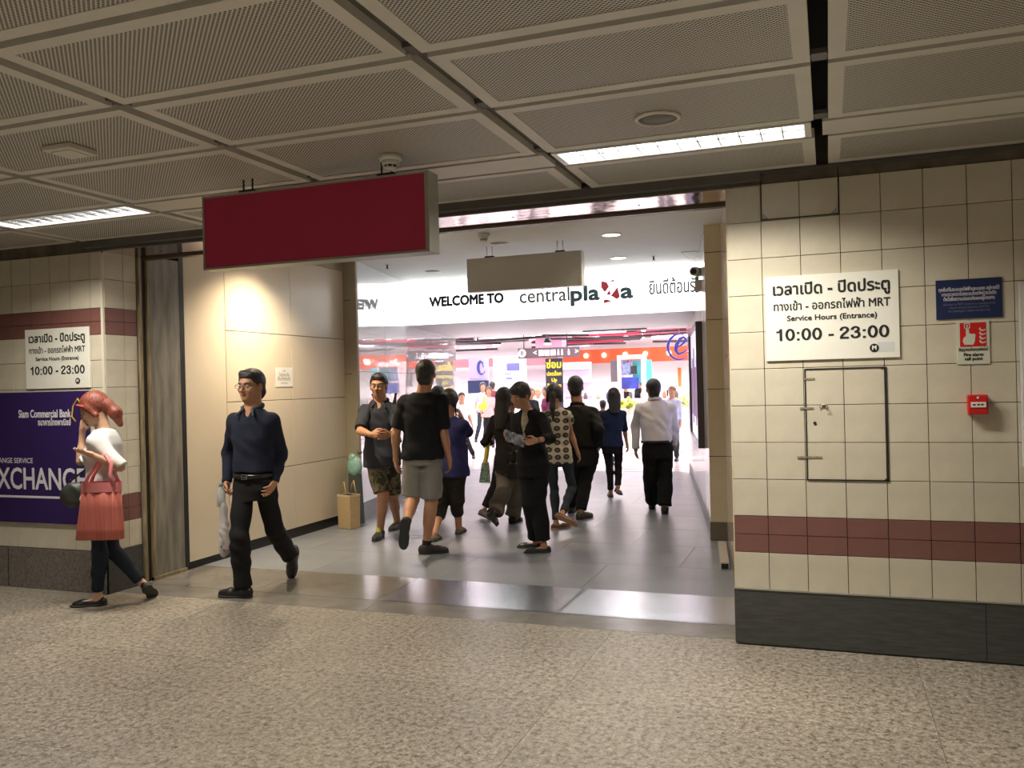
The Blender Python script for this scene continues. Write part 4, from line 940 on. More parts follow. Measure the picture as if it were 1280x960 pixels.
LOG = []
def person(label, org, base, head, neck, pelvis, yaw, arms, legs, S=1.72, sex='m', yawh=None, pitch=0, hroll=0, yawp=None,
           top=None, bottom=None, shoe=None, hair=None, skin=SKIN, build=1.0, res=.008, face=True, glasses=False, group=None, name='person', footskin=False, extra=None, belly=0):
    g = S / 1.72; x0, y0, sc = org
    T = lambda p: (x0 + p[0] / sc, y0 + p[1] / sc)
    bx, by = T(base)
    r = unproj(bx, by, 1.0) - Vector((0, 0, H)); d0 = H / -r.z
    R0 = unproj(bx, by, d0); u0 = Vector((R0.x, R0.y, 0)).dot(RT); v0 = d0
    def loc(p, d):
        q = unproj(*T(p), d); return V3(Vector((q.x, q.y, 0)).dot(RT) - u0, Vector((q.x, q.y, 0)).dot(FW) - v0, q.z)
    def solve(par, p, L, sg):
        a = loc(p, d0); b = loc(p, d0 + 1.0); dr = b - a; w_ = a - par
        A = dr @ dr; B = 2 * dr @ w_; C = w_ @ w_ - L * L; D = B * B - 4 * A * C
        if D < 0: t = -B / (2 * A)
        else: t = (-B + sg * math.sqrt(D)) / (2 * A)
        if abs(sg) == .5 and D >= 0: t = (-B + sg * math.sqrt(D)) / (2 * A)
        q = a + dr * t
        LOG.append((label[:22], 'len', round(float(np.linalg.norm(q - par)), 2), 'want', round(L, 2))) if abs(np.linalg.norm(q - par) - L) > .05 else None
        return q
    def ground(p, z=0.0):
        X, Y = T(p); r_ = unproj(X, Y, 1.0) - Vector((0, 0, H)); d = (H - z) / -r_.z; return loc(p, d)
    yawp = yaw if yawp is None else yawp; yawh = yaw if yawh is None else yawh
    B = basis(yaw); Bp = basis(yawp); Bh = basis(yawh, pitch, hroll)
    P = loc(pelvis, d0 + (pelvis[2] if len(pelvis) > 2 else 0)); N = loc(neck, d0 + (neck[2] if len(neck) > 2 else 0)); Hc = loc(head, d0 + (head[2] if len(head) > 2 else 0))
    root = empty(name, Vector((R0.x, R0.y, 0)), YAW, label, 'person', group)
    up = nrm(N - P); TL = np.linalg.norm(N - P); m_ = sex == 'm'
    sw = (.163 if m_ else .140) * g * build
    Sc = P + up * TL * .85
    sh = {'L': Sc + B[:, 0] * sw, 'R': Sc - B[:, 0] * sw}; hp = {'L': P + Bp[:, 0] * .088 * g, 'R': P - Bp[:, 0] * .088 * g}
    A = {}
    for s_ in 'LR':
        if s_ in arms:
            e, w_, t = arms[s_][:3]; E_ = solve(sh[s_], e, .285 * g, e[2]); W_ = solve(E_, w_, .245 * g, w_[2]); T_ = solve(W_, t, .165 * g, t[2])
            A[s_] = (E_, W_, T_, arms[s_][3] if len(arms[s_]) > 3 else {})
    Lg = {}
    for s_ in 'LR':
        if s_ in legs:
            kn, an, to = legs[s_][:3]; planted = len(to) < 3
            if planted:
                An = ground(an, .082 * g); To = ground(to, .012); f = nrm(V3(To[0] - An[0], To[1] - An[1], 0)); fu = V3(0, 0, 1)
            else:
                An = loc(an, d0 + an[2]) if len(an) > 2 else ground(an, .082 * g); To = solve(An, to, .19 * g, to[2])
                vh = nrm(To - An); kd = loc(kn, d0); shin = nrm(loc(kn, d0 + kn[2]) - An); ph = nrm(shin - vh * (shin @ vh)); a_, b_ = .18, .065; L_ = math.hypot(a_, b_)
                f = (a_ * vh + b_ * ph) / L_; fu = (-b_ * vh + a_ * ph) / L_
            K_ = loc(kn, d0 + kn[2]); Lg[s_] = (K_, An, f, fu)
            LOG.append((label[:22], s_, 'thigh', round(float(np.linalg.norm(K_ - hp[s_])), 2), 'shin', round(float(np.linalg.norm(K_ - An)), 2), 'g', round(g, 2)))
    LOG.append((label[:22], 'torso', round(float(TL), 2), 'headz', round(float(Hc[2]), 2), 'S', S))
    sd = abs(hash(label)) % 1000 if False else sum(ord(c) for c in label) % 997
    # ---- body: one skin
    b = Field(res); hs = g * 1.09
    def hl(x, y, z): return Hc + Bh @ (V3(x, y, z) * hs)
    ff = Field(res)
    b.ell(hl(0, -.010, .030), V3(.077, .094, .088) * hs, Bh, .01)
    b.ell(hl(0, .022, -.045), V3(.058, .070, .062) * hs, Bh, .03)
    b.ell(hl(0, .052, -.088), V3(.030, .030, .022) * hs, Bh, .03)
    if face:
        b.ell(hl(0, .078, .022), V3(.045, .014, .012) * hs, Bh, .02)
        for q in (-1, 1): b.ell(hl(q * .040, .062, -.022), V3(.022, .022, .020) * hs, Bh, .02)
        for q in (-1, 1): b.ell(hl(q * .031, .098, .002), V3(.019, .014, .011) * hs, Bh, .012, 's')
        b.cone(hl(0, .088, .004), hl(0, .108, -.030), .007 * hs, .012 * hs, .012)
        for q in (-1, 1): b.ell(hl(q * .012, .098, -.034), V3(.008, .009, .007) * hs, Bh, .006)
    for q in (-1, 1):
        b.ell(hl(q * .076, -.004, -.008), V3(.009, .019, .031) * hs, Bh, .006)
        if face: b.ell(hl(q * .085, .002, -.006), V3(.006, .010, .018) * hs, Bh, .004, 's')
    nr_ = (.062 if m_ else .050) * g
    b.cone(N - up * .05, hl(0, -.020, -.05), nr_ * 1.12, nr_ * .98, .03)
    ts = [(-.16, .115, .085), (0, .14, .095), (.35, .115, .08), (.62, .135, .09), (.85, .14, .085), (.96, .07, .06), (1.0, .055, .05)]
    b.loft(P, N, [(q[0], q[1] * g * build, q[2] * g * build) for q in ts], Bp[:, 0], B[:, 0], .03)
    armr = (.046, .037, .025) if m_ else (.038, .031, .022)
    for s_ in A:
        E_, W_, T_, op = A[s_]; bb = g * build ** .5
        b.cone(sh[s_], E_, armr[0] * bb, armr[1] * bb, .03); b.cone(E_, W_, armr[1] * bb, armr[2] * g, .015)
        b.ell(E_ + (W_ - E_) * .25, V3(armr[1], armr[1], .07) * 1.08 * g, np.stack([nrm(np.cross(nrm(W_ - E_), V3(.3, .9, .1))), nrm(np.cross(nrm(W_ - E_), nrm(np.cross(nrm(W_ - E_), V3(.3, .9, .1))))), nrm(W_ - E_)], 1), .02)
        hand(b, W_, T_, op, g * (1 if m_ else .92), B[:, 0] * (1 if s_ == 'L' else -1), s_)
    lr = (.084, .058, .037) if m_ else (.075, .047, .031)
    for s_ in Lg:
        K_, An, f, fu = Lg[s_]; bb = g * build ** .5
        if bottom and bottom['end'] > 1.6: bb *= .70
        b.cone(hp[s_], K_, lr[0] * bb, lr[1] * bb, .03); b.cone(K_, An, lr[1] * .95 * bb, lr[2] * g * (.85 if bottom and bottom['end'] > 1.6 else 1), .02)
        kb = nrm(K_ - An); ba_ = -nrm(Bp[:, 1] - kb * (Bp[:, 1] @ kb)); b.cone(K_ + (An - K_) * .18 + ba_ * .016, K_ + (An - K_) * .48 + ba_ * .010, .048 * bb, .042 * bb, .04)
        hb = An - fu * .044 * g; b.cone(hb - f * .022 * g, hb + f * .125 * g - fu * .010, .026 * g, .017 * g, .02); b.cone(An, hb, .031 * g, .028 * g, .02)
    bm_ = b.mesh('body', skin); bo = linkobj('body', bm_, root)
    # ---- face details
    if face:
        ey = MB()
        for q in (-1, 1):
            c = hl(q * .031, .079, .002); o = MB().ell(c, V3(.0115, .0115, .0095) * hs, 12, 8).build('eye', EYEW, root)
            c = hl(q * .031, .0868, .001); MB().ell(c, V3(.0055, .0055, .0055) * hs, 10, 6).build('iris', EYEB, o)
            br = MB(); br.tube([hl(q * .014, .094, .020), hl(q * .032, .093, .026), hl(q * .050, .078, .021)], [.0022 * hs, .0032 * hs, .0016 * hs], 6); br.build('eyebrow', HAIRB, root)
        lp_ = MB(); lp_.tube([hl(-.022, .082, -.060), hl(-.010, .091, -.057), hl(0, .093, -.058), hl(.010, .091, -.057), hl(.022, .082, -.060)], [.0015 * hs, .005 * hs, .0058 * hs, .005 * hs, .0015 * hs], 8); lp_.build('lips', LIP, root)
    if glasses:
        gm = mat('glasses_frame', (.03, .03, .035), .3, metal=.6); mb = MB()
        for q in (-1, 1):
            mb.tube([hl(q * .032 + .023 * math.cos(a), .104, .000 + .015 * math.sin(a)) for a in [k * PI / 7 for k in range(14)]], .0016, 6, closed=True)
            mb.tube([hl(q * .055, .103, .004), hl(q * .078, .06, .006), hl(q * .080, -.01, .004)], .0015, 6)
        mb.tube([hl(-.009, .106, .002), hl(0, .109, .005), hl(.009, .106, .002)], .0015, 6); mb.build('glasses', gm, root)
    # ---- hair
    if hair:
        hk, hm = hair[0], hair[1]; hf = Field(res * .9)
        hf.ell(hl(0, -.014, .036), V3(.085, .104, .094) * hs, Bh, .01)
        if hk in ('short', 'crew'):
            if hk == 'crew': hf.ops = []; hf.ell(hl(0, -.013, .034), V3(.084, .101, .090) * hs, Bh, .01)
            hf.cone(hl(-.035, .058, .092), hl(.045, .052, .085), .018 * hs, .016 * hs, .03) if hk == 'short' else None
            n_ = Bh @ nrm(V3(0, .62, -.78)); hf.cut(hl(0, .085, .058), n_)
            hf.cone(hl(-.030, -.070, -.04), hl(.030, -.070, -.04), .034 * hs, .034 * hs, .03); hf.cone(hl(-.022, -.058, -.072), hl(.022, -.058, -.072), .024 * hs, .024 * hs, .03)
        elif hk == 'fringe':
            n_ = Bh @ nrm(V3(0, .85, -.5)); hf.cut(hl(0, .075, .022), n_)
            hf.ell(hl(0, .052, .070), V3(.066, .042, .040) * hs, Bh, .02); hf.cone(hl(0, -.07, -.02), hl(0, -.06, -.075), .06 * hs, .035 * hs, .03)
            hf.box(hl(0, .085, .0), V3(.06, .02, .018) * hs, Bh, k=.01, mode='s') if False else None
        elif hk in ('long', 'pony', 'bun', 'redpony', 'bob'):
            n_ = Bh @ nrm(V3(0, .72, -.69)); hf.cut(hl(0, .068, .048), n_)
            for q in (-1, 1): hf.cone(hl(q * .070, .02, .02), hl(q * .072, -.02, -.06), .02 * hs, .02 * hs, .03)
            ln = {'long': .36, 'bob': .16}.get(hk, 0)
            if ln:
                ln = hair[2] if len(hair) > 2 else ln
                tip = hl(0, -.055, 0) + V3(0, 0, -ln) - B[:, 1] * (.07 if hk == 'long' else 0.02)
                hf.loft(hl(0, -.03, .03), tip, [(0, .082, .075), (.35, .085, .060), (.7, .080, .045), (1.0, .052, .026)], Bh[:, 0], B[:, 0], .03)
            if hk == 'pony':
                q = hl(0, -.105, .00); hf.cone(hl(0, -.08, .01), q, .04 * hs, .026 * hs, .02); hf.cone(q, q + V3(0, 0, -.13) - B[:, 1] * .03, .032, .030, .02); hf.cone(q + V3(0, 0, -.13) - B[:, 1] * .03, q + V3(.0, 0, -.27) - B[:, 1] * .01, .030, .014, .02)
            if hk == 'redpony':
                q = hl(0, -.10, -.02); hf.cone(hl(0, -.06, .0), q, .06 * hs, .035 * hs, .03); hf.cone(q, q + V3(.05, 0, -.055), .042, .046, .03); hf.cone(q + V3(.05, 0, -.055), q + V3(.085, 0, -.14), .046, .022, .02)
            if hk == 'bun': hf.ell(hl(0, -.11, .02), V3(.04, .04, .04) * hs, Bh, .02)
        # keep ears and nape free on short cuts
        if hk in ('short', 'crew'):
            for q in (-1, 1): hf.ell(hl(q * .083, .006, -.010), V3(.016, .026, .034) * hs, Bh, .004, 's')
            if face: hf.box(hl(0, .12, -.02), V3(.08, .06, .075) * hs, Bh, mode='s', k=.01)
        rs = np.random.RandomState(sd).rand(4) * 6
        hc = Hc
        def strands(X, Y, Z):
            x, y, z = X - hc[0], Y - hc[1], Z - hc[2]; an = np.arctan2(y, x)
            return .0016 * np.sin(an * 34 + z * 30 + rs[0]) + .0012 * np.sin(an * 61 - z * 22 + rs[1])
        hf.warp(strands); linkobj('hair', hf.mesh('hair', hm, 1), root)
        if hk == 'redpony': MB().tube([hl(x, y, z) for x, y, z in ((.086, .01, .02), (.075, .055, .05), (.04, .085, .07), (0, .095, .075), (-.04, .085, .07), (-.075, .055, .05), (-.086, .01, .02))], .008, 8).build('headband', mat('red_band', (.42, .06, .045), .5), root)
    # ---- top
    if top:
        c = Field(res * 1.1); sl = top.get('slack', .014); tw = 1.0
        ut = 0 if top.get('tuck') or not m_ else .014
        if m_: st = [(-.22, .152 + ut, .112 + ut), (0, .158 + ut, .118 + ut), (.18, .150 + ut * .5, .115 + belly * .5), (.38, .146, .112 + belly), (.62, .160, .118), (.82, .146, .104), (.93, .098, .084), (1.0, .072, .068)]
        else: st = [(-.22, .158, .122), (0, .156, .122), (.18, .138, .105), (.38, .120, .094), (.62, .138, .116, .008), (.80, .126, .098), (.93, .088, .078), (1.0, .062, .058)]
        st = [(q[0], (q[1] * build + sl * .8) * g, (q[2] * build + sl * .8) * g, *(q[3:])) for q in st]
        if 'flare' in top: st = [(q[0], q[1] + max(0, .35 - q[0]) * top['flare'], q[2] + max(0, .35 - q[0]) * top['flare'], *q[3:]) for q in st]
        if top.get('long'): st = [(-.22 - top['long'], st[0][1] + top.get('lf', .01), st[0][2] + top.get('lf', .01))] + st
        c.loft(P, N, st, Bp[:, 0], B[:, 0], .03)
        hem = loc(top['hem'], d0)[2] if 'hem' in top else P[2] - .05; c.cut(V3(0, 0, hem), V3(0, 0, -1.0))
        for s_ in sh:
            c.cone(Sc + up * .03 * g, sh[s_], .060 * g, (armr[0] + sl * .7 + .003) * g, .05)
            if s_ in A:
                E_, W_ = A[s_][0], A[s_][1]; e = top['sleeve']; ra, rb, rc = armr[0] + sl * .7 + .003, armr[1] + sl * .8, armr[2] + sl * .8
                if e <= 1: X_ = sh[s_] + (E_ - sh[s_]) * e; rr = ra + (rb - ra) * e + top.get('cuff', .004); c.cone(sh[s_], X_, ra * g, rr * g, .03, flat=True)
                else:
                    c.cone(sh[s_], E_, ra * g, rb * g, .03); t = min(e - 1, 1); c.cone(E_, E_ + (W_ - E_) * t, rb * g * 1.02, (rb + (rc - rb) * t + top.get('cuff', 0)) * g, .025, flat=True)
                    if e > 1.2: c.cone(E_ + (W_ - E_) * (t - .12), E_ + (W_ - E_) * t, (rb + (rc - rb) * t + .004) * g, (rb + (rc - rb) * t + .003) * g, .004, flat=True)
        c.warp(folds(top.get('fold', .0035), 38, (1.0, .8), sd))
        # neckline
        nf = B[:, 1]; vd = top.get('v', .0)
        c.cone(N - up * .01 + nf * .01, N + up * .12 + nf * .03, nr_ + .008, nr_ + .02, .008, 's')
        if vd: c.cone(N + nf * .055, N + nf * (.105 + .03) - up * vd, .034, .010, .006, 's')
        linkobj(top.get('name', 'shirt'), c.mesh(top.get('name', 'shirt'), top['mat'], 1), root)
        if top.get('collar'):
            cl = Field(res * .7); cr = nr_ + .014
            for k in range(16):
                a0, a1 = [math.radians(35 + 290 * (k + q) / 16) for q in (0, 1)]
                p = [N + B[:, 1] * (cr * math.cos(a)) * 1.05 + B[:, 0] * cr * math.sin(a) + up * (.012 - .018 * math.cos(a)) for a in (a0, a1)]
                cl.cone(p[0], p[1] + 0, .010, .010, .004); cl.cone(p[0] + up * .016, p[1] + up * .016, .008, .008, .012)
            for q in (-1, 1): cl.cone(N + B[:, 1] * cr * .95 + B[:, 0] * q * cr * .55 - up * .0, N + B[:, 1] * (cr + .045) + B[:, 0] * q * cr * 1.0 - up * .045, .014, .007, .01)
            linkobj('collar', cl.mesh('collar', top.get('collar_mat', top['mat']), 1), root)
        if top.get('lapel'):
            lm = top['lapel']; mb = MB()
            fx_ = lambda a_, z_, o: P + up * (TL * z_) + B[:, 0] * a_ + B[:, 1] * o
            c2 = Field(res * .9); c2.loft(P, N, [(q[0], q[1] * .70 - .012, q[2] + .006) for q in st], Bp[:, 0], B[:, 0], .01); 
            c2.cut(fx_(0, .42, 0), -up); c2.cone(N - up * .01 + nf * .01, N + up * .12 + nf * .03, nr_ + .002, nr_ + .02, .004, 's')
            c2.cut(fx_(.0, .42, 0), nrm(B[:, 0] - up * .30)); c2.cut(fx_(.0, .42, 0), nrm(-B[:, 0] - up * .30)); c2.cut(fx_(0, 0, .02), -B[:, 1])
            linkobj('blouse', c2.mesh('blouse', lm, 1), root)
    # ---- bottom
    if bottom:
        c = Field(res * 1.1); sl = bottom.get('slack', .012); e = bottom['end']
        st = [(-.20, .140 if m_ else .150, .105), (0, .150 if m_ else .152, .112 if m_ else .118), (.12, .148 if m_ else .138, .108), (.30, .140 if m_ else .122, .10)]
        c.loft(P, N, [(q[0], (q[1] * build + sl * .4) * g, (q[2] * build + sl * .4) * g) for q in st], Bp[:, 0], B[:, 0], .03)
        if bottom['kind'] == 'skirt':
            mid = (Lg['L'][1] + Lg['R'][1]) / 2; mid = V3(mid[0], mid[1], 0); q0 = P - up * .05; w_ = bottom['w']
            c.loft(q0, V3(mid[0] * .9, mid[1] * .9, bottom['z']), [(0, .155 * g, .12 * g), (.5, w_ * .72, w_ * .62), (1, w_, w_ * .8)], Bp[:, 0], Bp[:, 0], .04, e=2)
            pr = np.random.RandomState(sd).rand(3) * 6
            c.warp(lambda X, Y, Z: .010 * np.clip((P[2] - Z) / .7, 0, 1) * np.sin(np.arctan2(Y - mid[1] * .5, X - mid[0] * .5) * 11 + pr[0]))
        else:
            for s_ in Lg:
                K_, An = Lg[s_][0], Lg[s_][1]; r0, r1, r2 = (lr[0] + sl * .6 - .004) * g * build, (lr[1] + sl + bottom.get('knee', 0)) * g, (lr[2] + sl * 1.2 + bottom.get('hemw', .008)) * g
                c.cone(hp[s_], K_, r0, r1, .018) if e > 1 else c.cone(hp[s_], hp[s_] + (K_ - hp[s_]) * e, r0, r1 + bottom.get('hemw', .0), .014, flat=True)
                if e > 1:
                    X_ = K_ + (An - K_) * min(e - 1, 1.0); c.cone(K_, X_ + nrm(An - K_) * .0, r1, r1 + (r2 - r1) * (e - 1), .02, flat=True)
                    ba_ = -Bp[:, 1]; c.cone(K_ + (An - K_) * .15 + ba_ * .010, K_ + (An - K_) * .45 + ba_ * .008, r1 * .9, (r1 + r2) / 2 * .9, .03)
        c.warp(folds(bottom.get('fold', .004), 30, (.5, 1.3), sd + 5))
        wz = P + up * TL * .20; c.cut(wz, up)
        linkobj(bottom.get('name', 'trousers'), c.mesh(bottom.get('name', 'trousers'), bottom['mat'], 1), root)
        if bottom.get('belt'):
            bc = P + up * TL * bottom['belt']; q = MB(); a_, b_ = (.150 * build + sl * .8 + .012) * g, (.112 * build + sl * .8 + .012) * g
            pts = [bc + Bp[:, 0] * a_ * math.cos(t) + Bp[:, 1] * b_ * math.sin(t) for t in [2 * PI * k / 36 for k in range(36)]]
            vv = []; 
            for p in pts: vv += [p - up * .016, p + up * .016]
            fc_ = [(2 * k, (2 * k + 2) % 72, (2 * k + 3) % 72, 2 * k + 1) for k in range(36)]
            vi = [p + (bc - p) * .04 for p in vv]; q.v = [tuple(x) for x in vv + vi]; q.f = fc_ + [tuple(72 + i for i in reversed(f_)) for f_ in fc_]
            for k in range(36):
                q.f += [(2 * k + 1, (2 * k + 3) % 72, 72 + (2 * k + 3) % 72, 72 + 2 * k + 1), (2 * k, 72 + 2 * k, 72 + (2 * k + 2) % 72, (2 * k + 2) % 72)]
            q.sm = [True] * len(q.f); bo_ = q.build('belt', mat('belt_black', (.012, .012, .012), .25), root)
            bk = MB(); c0 = bc + Bp[:, 1] * (b_ + .004)
            for dx, dz, wx, wz_ in ((-.022, 0, .003, .018), (.022, 0, .003, .018), (0, .016, .024, .003), (0, -.016, .024, .003), (0, 0, .02, .002)):
                cc_ = c0 + Bp[:, 0] * dx + up * dz; cs = [cc_ + Bp[:, 0] * sx * wx + Bp[:, 1] * sy * .003 + up * sz * wz_ for sz in (-1, 1) for sx, sy in ((-1, -1), (1, -1), (1, 1), (-1, 1))]
                bk.hexa(cs[:4], cs[4:])
            bk.build('buckle', mat('buckle_metal', (.6, .6, .58), .2, metal=.9), bo_)
    # ---- shoes
    for s_ in Lg:
        K_, An, f, fu = Lg[s_]; lt_ = np.cross(f, fu); R = np.stack([lt_, f, fu], 1); hb = An - fu * .082 * g; sk = shoe
        if not shoe: continue
        sf = Field(.006); o = lambda x, y, z: hb + R @ (V3(x, y, z) * g)
        kind = shoe['kind']
        if kind == 'flat':
            sf.ell(o(0, -.028, .030), V3(.033, .045, .040) * g, R, .02); sf.cone(o(0, 0, .024), o(0, .10, .026), .034 * g, .036 * g, .02); sf.ell(o(0, .135, .022), V3(.040, .058, .026) * g, R, .03)
            sf.cut(o(0, 0, .012), -fu); sf.cone(o(0, -.005, .065), o(0, .088, .062), .028 * g, .026 * g, .006, 's')
        else:
            hi = shoe.get('high', .0)
            sf.ell(o(0, -.030, .042), V3(.037, .048, .050) * g, R, .02); sf.cone(o(0, 0, .04), o(0, .095, .034), .040 * g, .040 * g, .03); sf.ell(o(0, .140, .028), V3(.043, .066, .032) * g, R, .03)
            sf.cone(o(0, .02, .06), o(0, -.005, .078 + hi), .036 * g, .042 * g, .03, flat=True)
            sf.cut(o(0, 0, .014), -fu)
            sf.cone(o(0, -.005, .075 + hi * .6), o(0, -.01, .14 + hi), .030 * g, .032 * g, .004, 's')
        so = linkobj('shoe', sf.mesh('shoe', shoe['mat'], 1), root)
        s2 = Field(.006); s2.ell(o(0, -.025, .009), V3(.038, .052, .03) * g, R, .02); s2.cone(o(0, 0, .009), o(0, .10, .009), .036 * g, .041 * g, .03); s2.ell(o(0, .142, .009), V3(.045, .068, .03) * g, R, .03)
        s2.cut(o(0, 0, .018), fu); s2.cut(o(0, 0, .001), -fu); linkobj('sole', s2.mesh('sole', shoe.get('sole', SOLE), 1), so)
        if shoe.get('lace'):
            for k in range(4): MB().tube([o(-.022, .045 + .018 * k, .072 - .007 * k), o(0, .05 + .018 * k, .078 - .007 * k), o(.022, .045 + .018 * k, .072 - .007 * k)], .003, 6).build('lace', shoe['lace'], so)
        if shoe.get('tongue'):
            k_ = Field(.006); k_.cone(o(0, .050, .070), o(0, .022, .125), .024 * g, .036 * g, .01, flat=True); linkobj('tongue', k_.mesh('tongue', shoe['tongue'], 1), so)
        if shoe.get('bow'):
            mb = MB(); mb.ell(o(-.014, .125, .046), V3(.014, .010, .007)); mb.ell(o(.014, .125, .046), V3(.014, .010, .007)); mb.build('bow', shoe['mat'], so)
        if shoe.get('sock'):
            k_ = Field(.006); a_ = An + nrm(K_ - An) * shoe.get('sockh', .05); k_.cone(An, a_, .041 * g, .044 * g, .01, flat=True); linkobj('sock', k_.mesh('sock', shoe['sock'], 1), root)
    return root, dict(P=P, N=N, sh=sh, A=A, Lg=Lg, B=B, Bp=Bp, Bh=Bh, Hc=Hc, hl=hl, up=up, g=g, loc=loc, d0=d0, root=root, TL=TL)

def hand(b, W, T, op, g, lat, side):
    """palm, four unequal bent fingers and a thumb leaving the side of the palm"""
    d = nrm(T - W); pn = np.asarray(op.get('palm', -lat), float); pn = nrm(pn - d * (pn @ d)); x = np.cross(d, pn)    # x across the knuckles
    ts = op.get('thumb', None)
    if ts is not None and x @ np.asarray(ts) < 0: x = -x
    c0 = W + d * .012 * g; kn = W + d * .088 * g; R = np.stack([x, pn, d], 1); curl = op.get('curl', .45)
    b.ell(W + d * .050 * g, V3(.040, .016, .052) * g, R, .014)
    b.cone(W, c0 + d * .01, .024 * g, .024 * g, .012)
    fl = (.072, .080, .074, .058)
    for i in range(4):
        o = (1.5 - i) * .0195 * g; p0 = W + d * (.082 - abs(i - 1.2) * .004) * g + x * o; a = 0; p = p0; fan = (1.5 - i) * .06
        rr = (.0095, .0088, .0080, .0070)
        for s_ in range(3):
            a += curl * (.8 if s_ == 0 else 1.0); dd = d * math.cos(a) + pn * math.sin(a) + x * fan; q = p + nrm(dd) * fl[i] * g * (.42, .32, .26)[s_]
            b.cone(p, q, rr[s_] * g, rr[s_ + 1] * g, .004); p = q
    p = W + d * .022 * g + x * .026 * g; q = p + nrm(d * .75 + x * .65 + pn * .35) * .040 * g; r_ = q + nrm(d * .95 + x * .15 + pn * .4) * .030 * g; t = r_ + nrm(d * .95 - x * .1 + pn * .35) * .024 * g
    b.cone(p, q, .013 * g, .0115 * g, .012); b.cone(q, r_, .0112 * g, .0098 * g, .004); b.cone(r_, t, .0098 * g, .0078 * g, .004)
# ------------------------------------------------------------------ cloth materials
def cloth(name, c, **k): return mat(name, c, k.pop('rough', .85), spec=.25, bump=.15, bscale=160, noise=k.pop('noise', .12), nscale=k.pop('nscale', 12), **k)
NAVYS = cloth('navy_shirt_cloth', (.016, .019, .038)); BLKT = cloth('black_trouser_cloth', (.012, .0115, .013)); BLKTEE = cloth('black_tee_cloth', (.010, .010, .012))
POLO = cloth('charcoal_polo_cloth', (.032, .036, .048)); GREYSH = cloth('grey_shorts_cloth', (.235, .225, .205)); WHT = cloth('white_top_cloth', (.66, .66, .66), noise=.05)
DENIM = cloth('dark_denim', (.014, .020, .035), noise=.3, nscale=30); DENIM2 = cloth('grey_denim', (.035, .045, .060), noise=.35, nscale=9); BLUE = cloth('royal_blue_cloth', (.026, .026, .105))
OLIVE = cloth('dark_cargo_cloth', (.030, .026, .021), noise=.4, nscale=14); TAUPE = cloth('taupe_skirt_cloth', (.20, .175, .145), noise=.3, nscale=8)
SUIT = cloth('black_suit_cloth', (.0085, .008, .010)); BLOUSE = cloth('cream_blouse_cloth', (.42, .36, .26), noise=.3, nscale=30); JKT = cloth('black_jacket_cloth', (.014, .0135, .013)); NAVYB = cloth('navy_blouse_cloth', (.014, .024, .065))
WSH = cloth('white_shirt_cloth', (.86, .82, .86), noise=.04); BRNJ = cloth('dark_knit_cloth', (.022, .019, .017))
def camo():
    m = mat('camo_cloth', (.10, .085, .05), .9); nt = m.node_tree; b = nt.nodes['Principled BSDF']; tc = nn(nt, 'ShaderNodeTexCoord'); n = nn(nt, 'ShaderNodeTexNoise'); n.inputs['Scale'].default_value = 11; n.inputs['Detail'].default_value = 1.5
    r = nn(nt, 'ShaderNodeValToRGB'); r.color_ramp.interpolation = 'CONSTANT'; e = r.color_ramp.elements; e[0].color = (.022, .020, .013, 1); e[0].position = 0; e[1].position = .44; e[1].color = (.085, .070, .038, 1)
    x = r.color_ramp.elements.new(.52); x.color = (.15, .125, .075, 1); x = r.color_ramp.elements.new(.60); x.color = (.045, .048, .024, 1)
    nt.links.new(tc.outputs['Object'], n.inputs['Vector']); nt.links.new(n.outputs[0], r.inputs[0]); nt.links.new(r.outputs[0], b.inputs['Base Color']); return m
CAMO = camo()
def ringprint():
    m = mat('oval_print_cloth', (.45, .40, .33), .85); nt = m.node_tree; b = nt.nodes['Principled BSDF']; tc = nn(nt, 'ShaderNodeTexCoord'); mp = nn(nt, 'ShaderNodeMapping'); mp.inputs['Scale'].default_value = (11, 0, 13)
    nt.links.new(tc.outputs['Object'], mp.inputs[0]); v = nn(nt, 'ShaderNodeTexVoronoi'); v.inputs['Scale'].default_value = 1; v.inputs['Randomness'].default_value = .12; nt.links.new(mp.outputs[0], v.inputs['Vector'])
    r = nn(nt, 'ShaderNodeValToRGB'); e = r.color_ramp.elements; e[0].position = 0; e[0].color = (.16, .12, .085, 1); e[1].position = .40; e[1].color = (.50, .45, .37, 1)
    for p_, c in ((.16, (.16, .12, .085, 1)), (.22, (.02, .015, .012, 1)), (.33, (.025, .018, .014, 1))): x = r.color_ramp.elements.new(p_); x.color = c
    nt.links.new(v.outputs['Distance'], r.inputs[0]); nt.links.new(r.outputs[0], b.inputs['Base Color']); return m
RINGP = ringprint()
LEATHER = mat('black_leather', (.012, .011, .011), .3); SHOEB = mat('black_shoe', (.013, .012, .012), .32); BROWNSH = mat('brown_shoe', (.12, .062, .034), .5); GREYSHOE = mat('grey_clog', (.13, .115, .095), .6)
TREK = mat('dark_trainer', (.03, .03, .028), .6, noise=.5, nscale=30); LIME = mat('lime_lace', (.50, .52, .05), .5); TANS = mat('tan_sole', (.42, .22, .12), .6); OLSH = mat('olive_trainer', (.10, .09, .05), .6, noise=.5, nscale=40)
BOOT = mat('suede_boot', (.035, .031, .030), .8, noise=.3, nscale=30); REDH = mat('red_hair', (.27, .058, .034), .5, noise=.5, nscale=38, stretch=(3, 3, .9), col2=(.12, .034, .02), bump=.3, bscale=60)
BRH = mat('brown_hair', (.14, .06, .035), .5)
Z0 = (0, 0, 1)

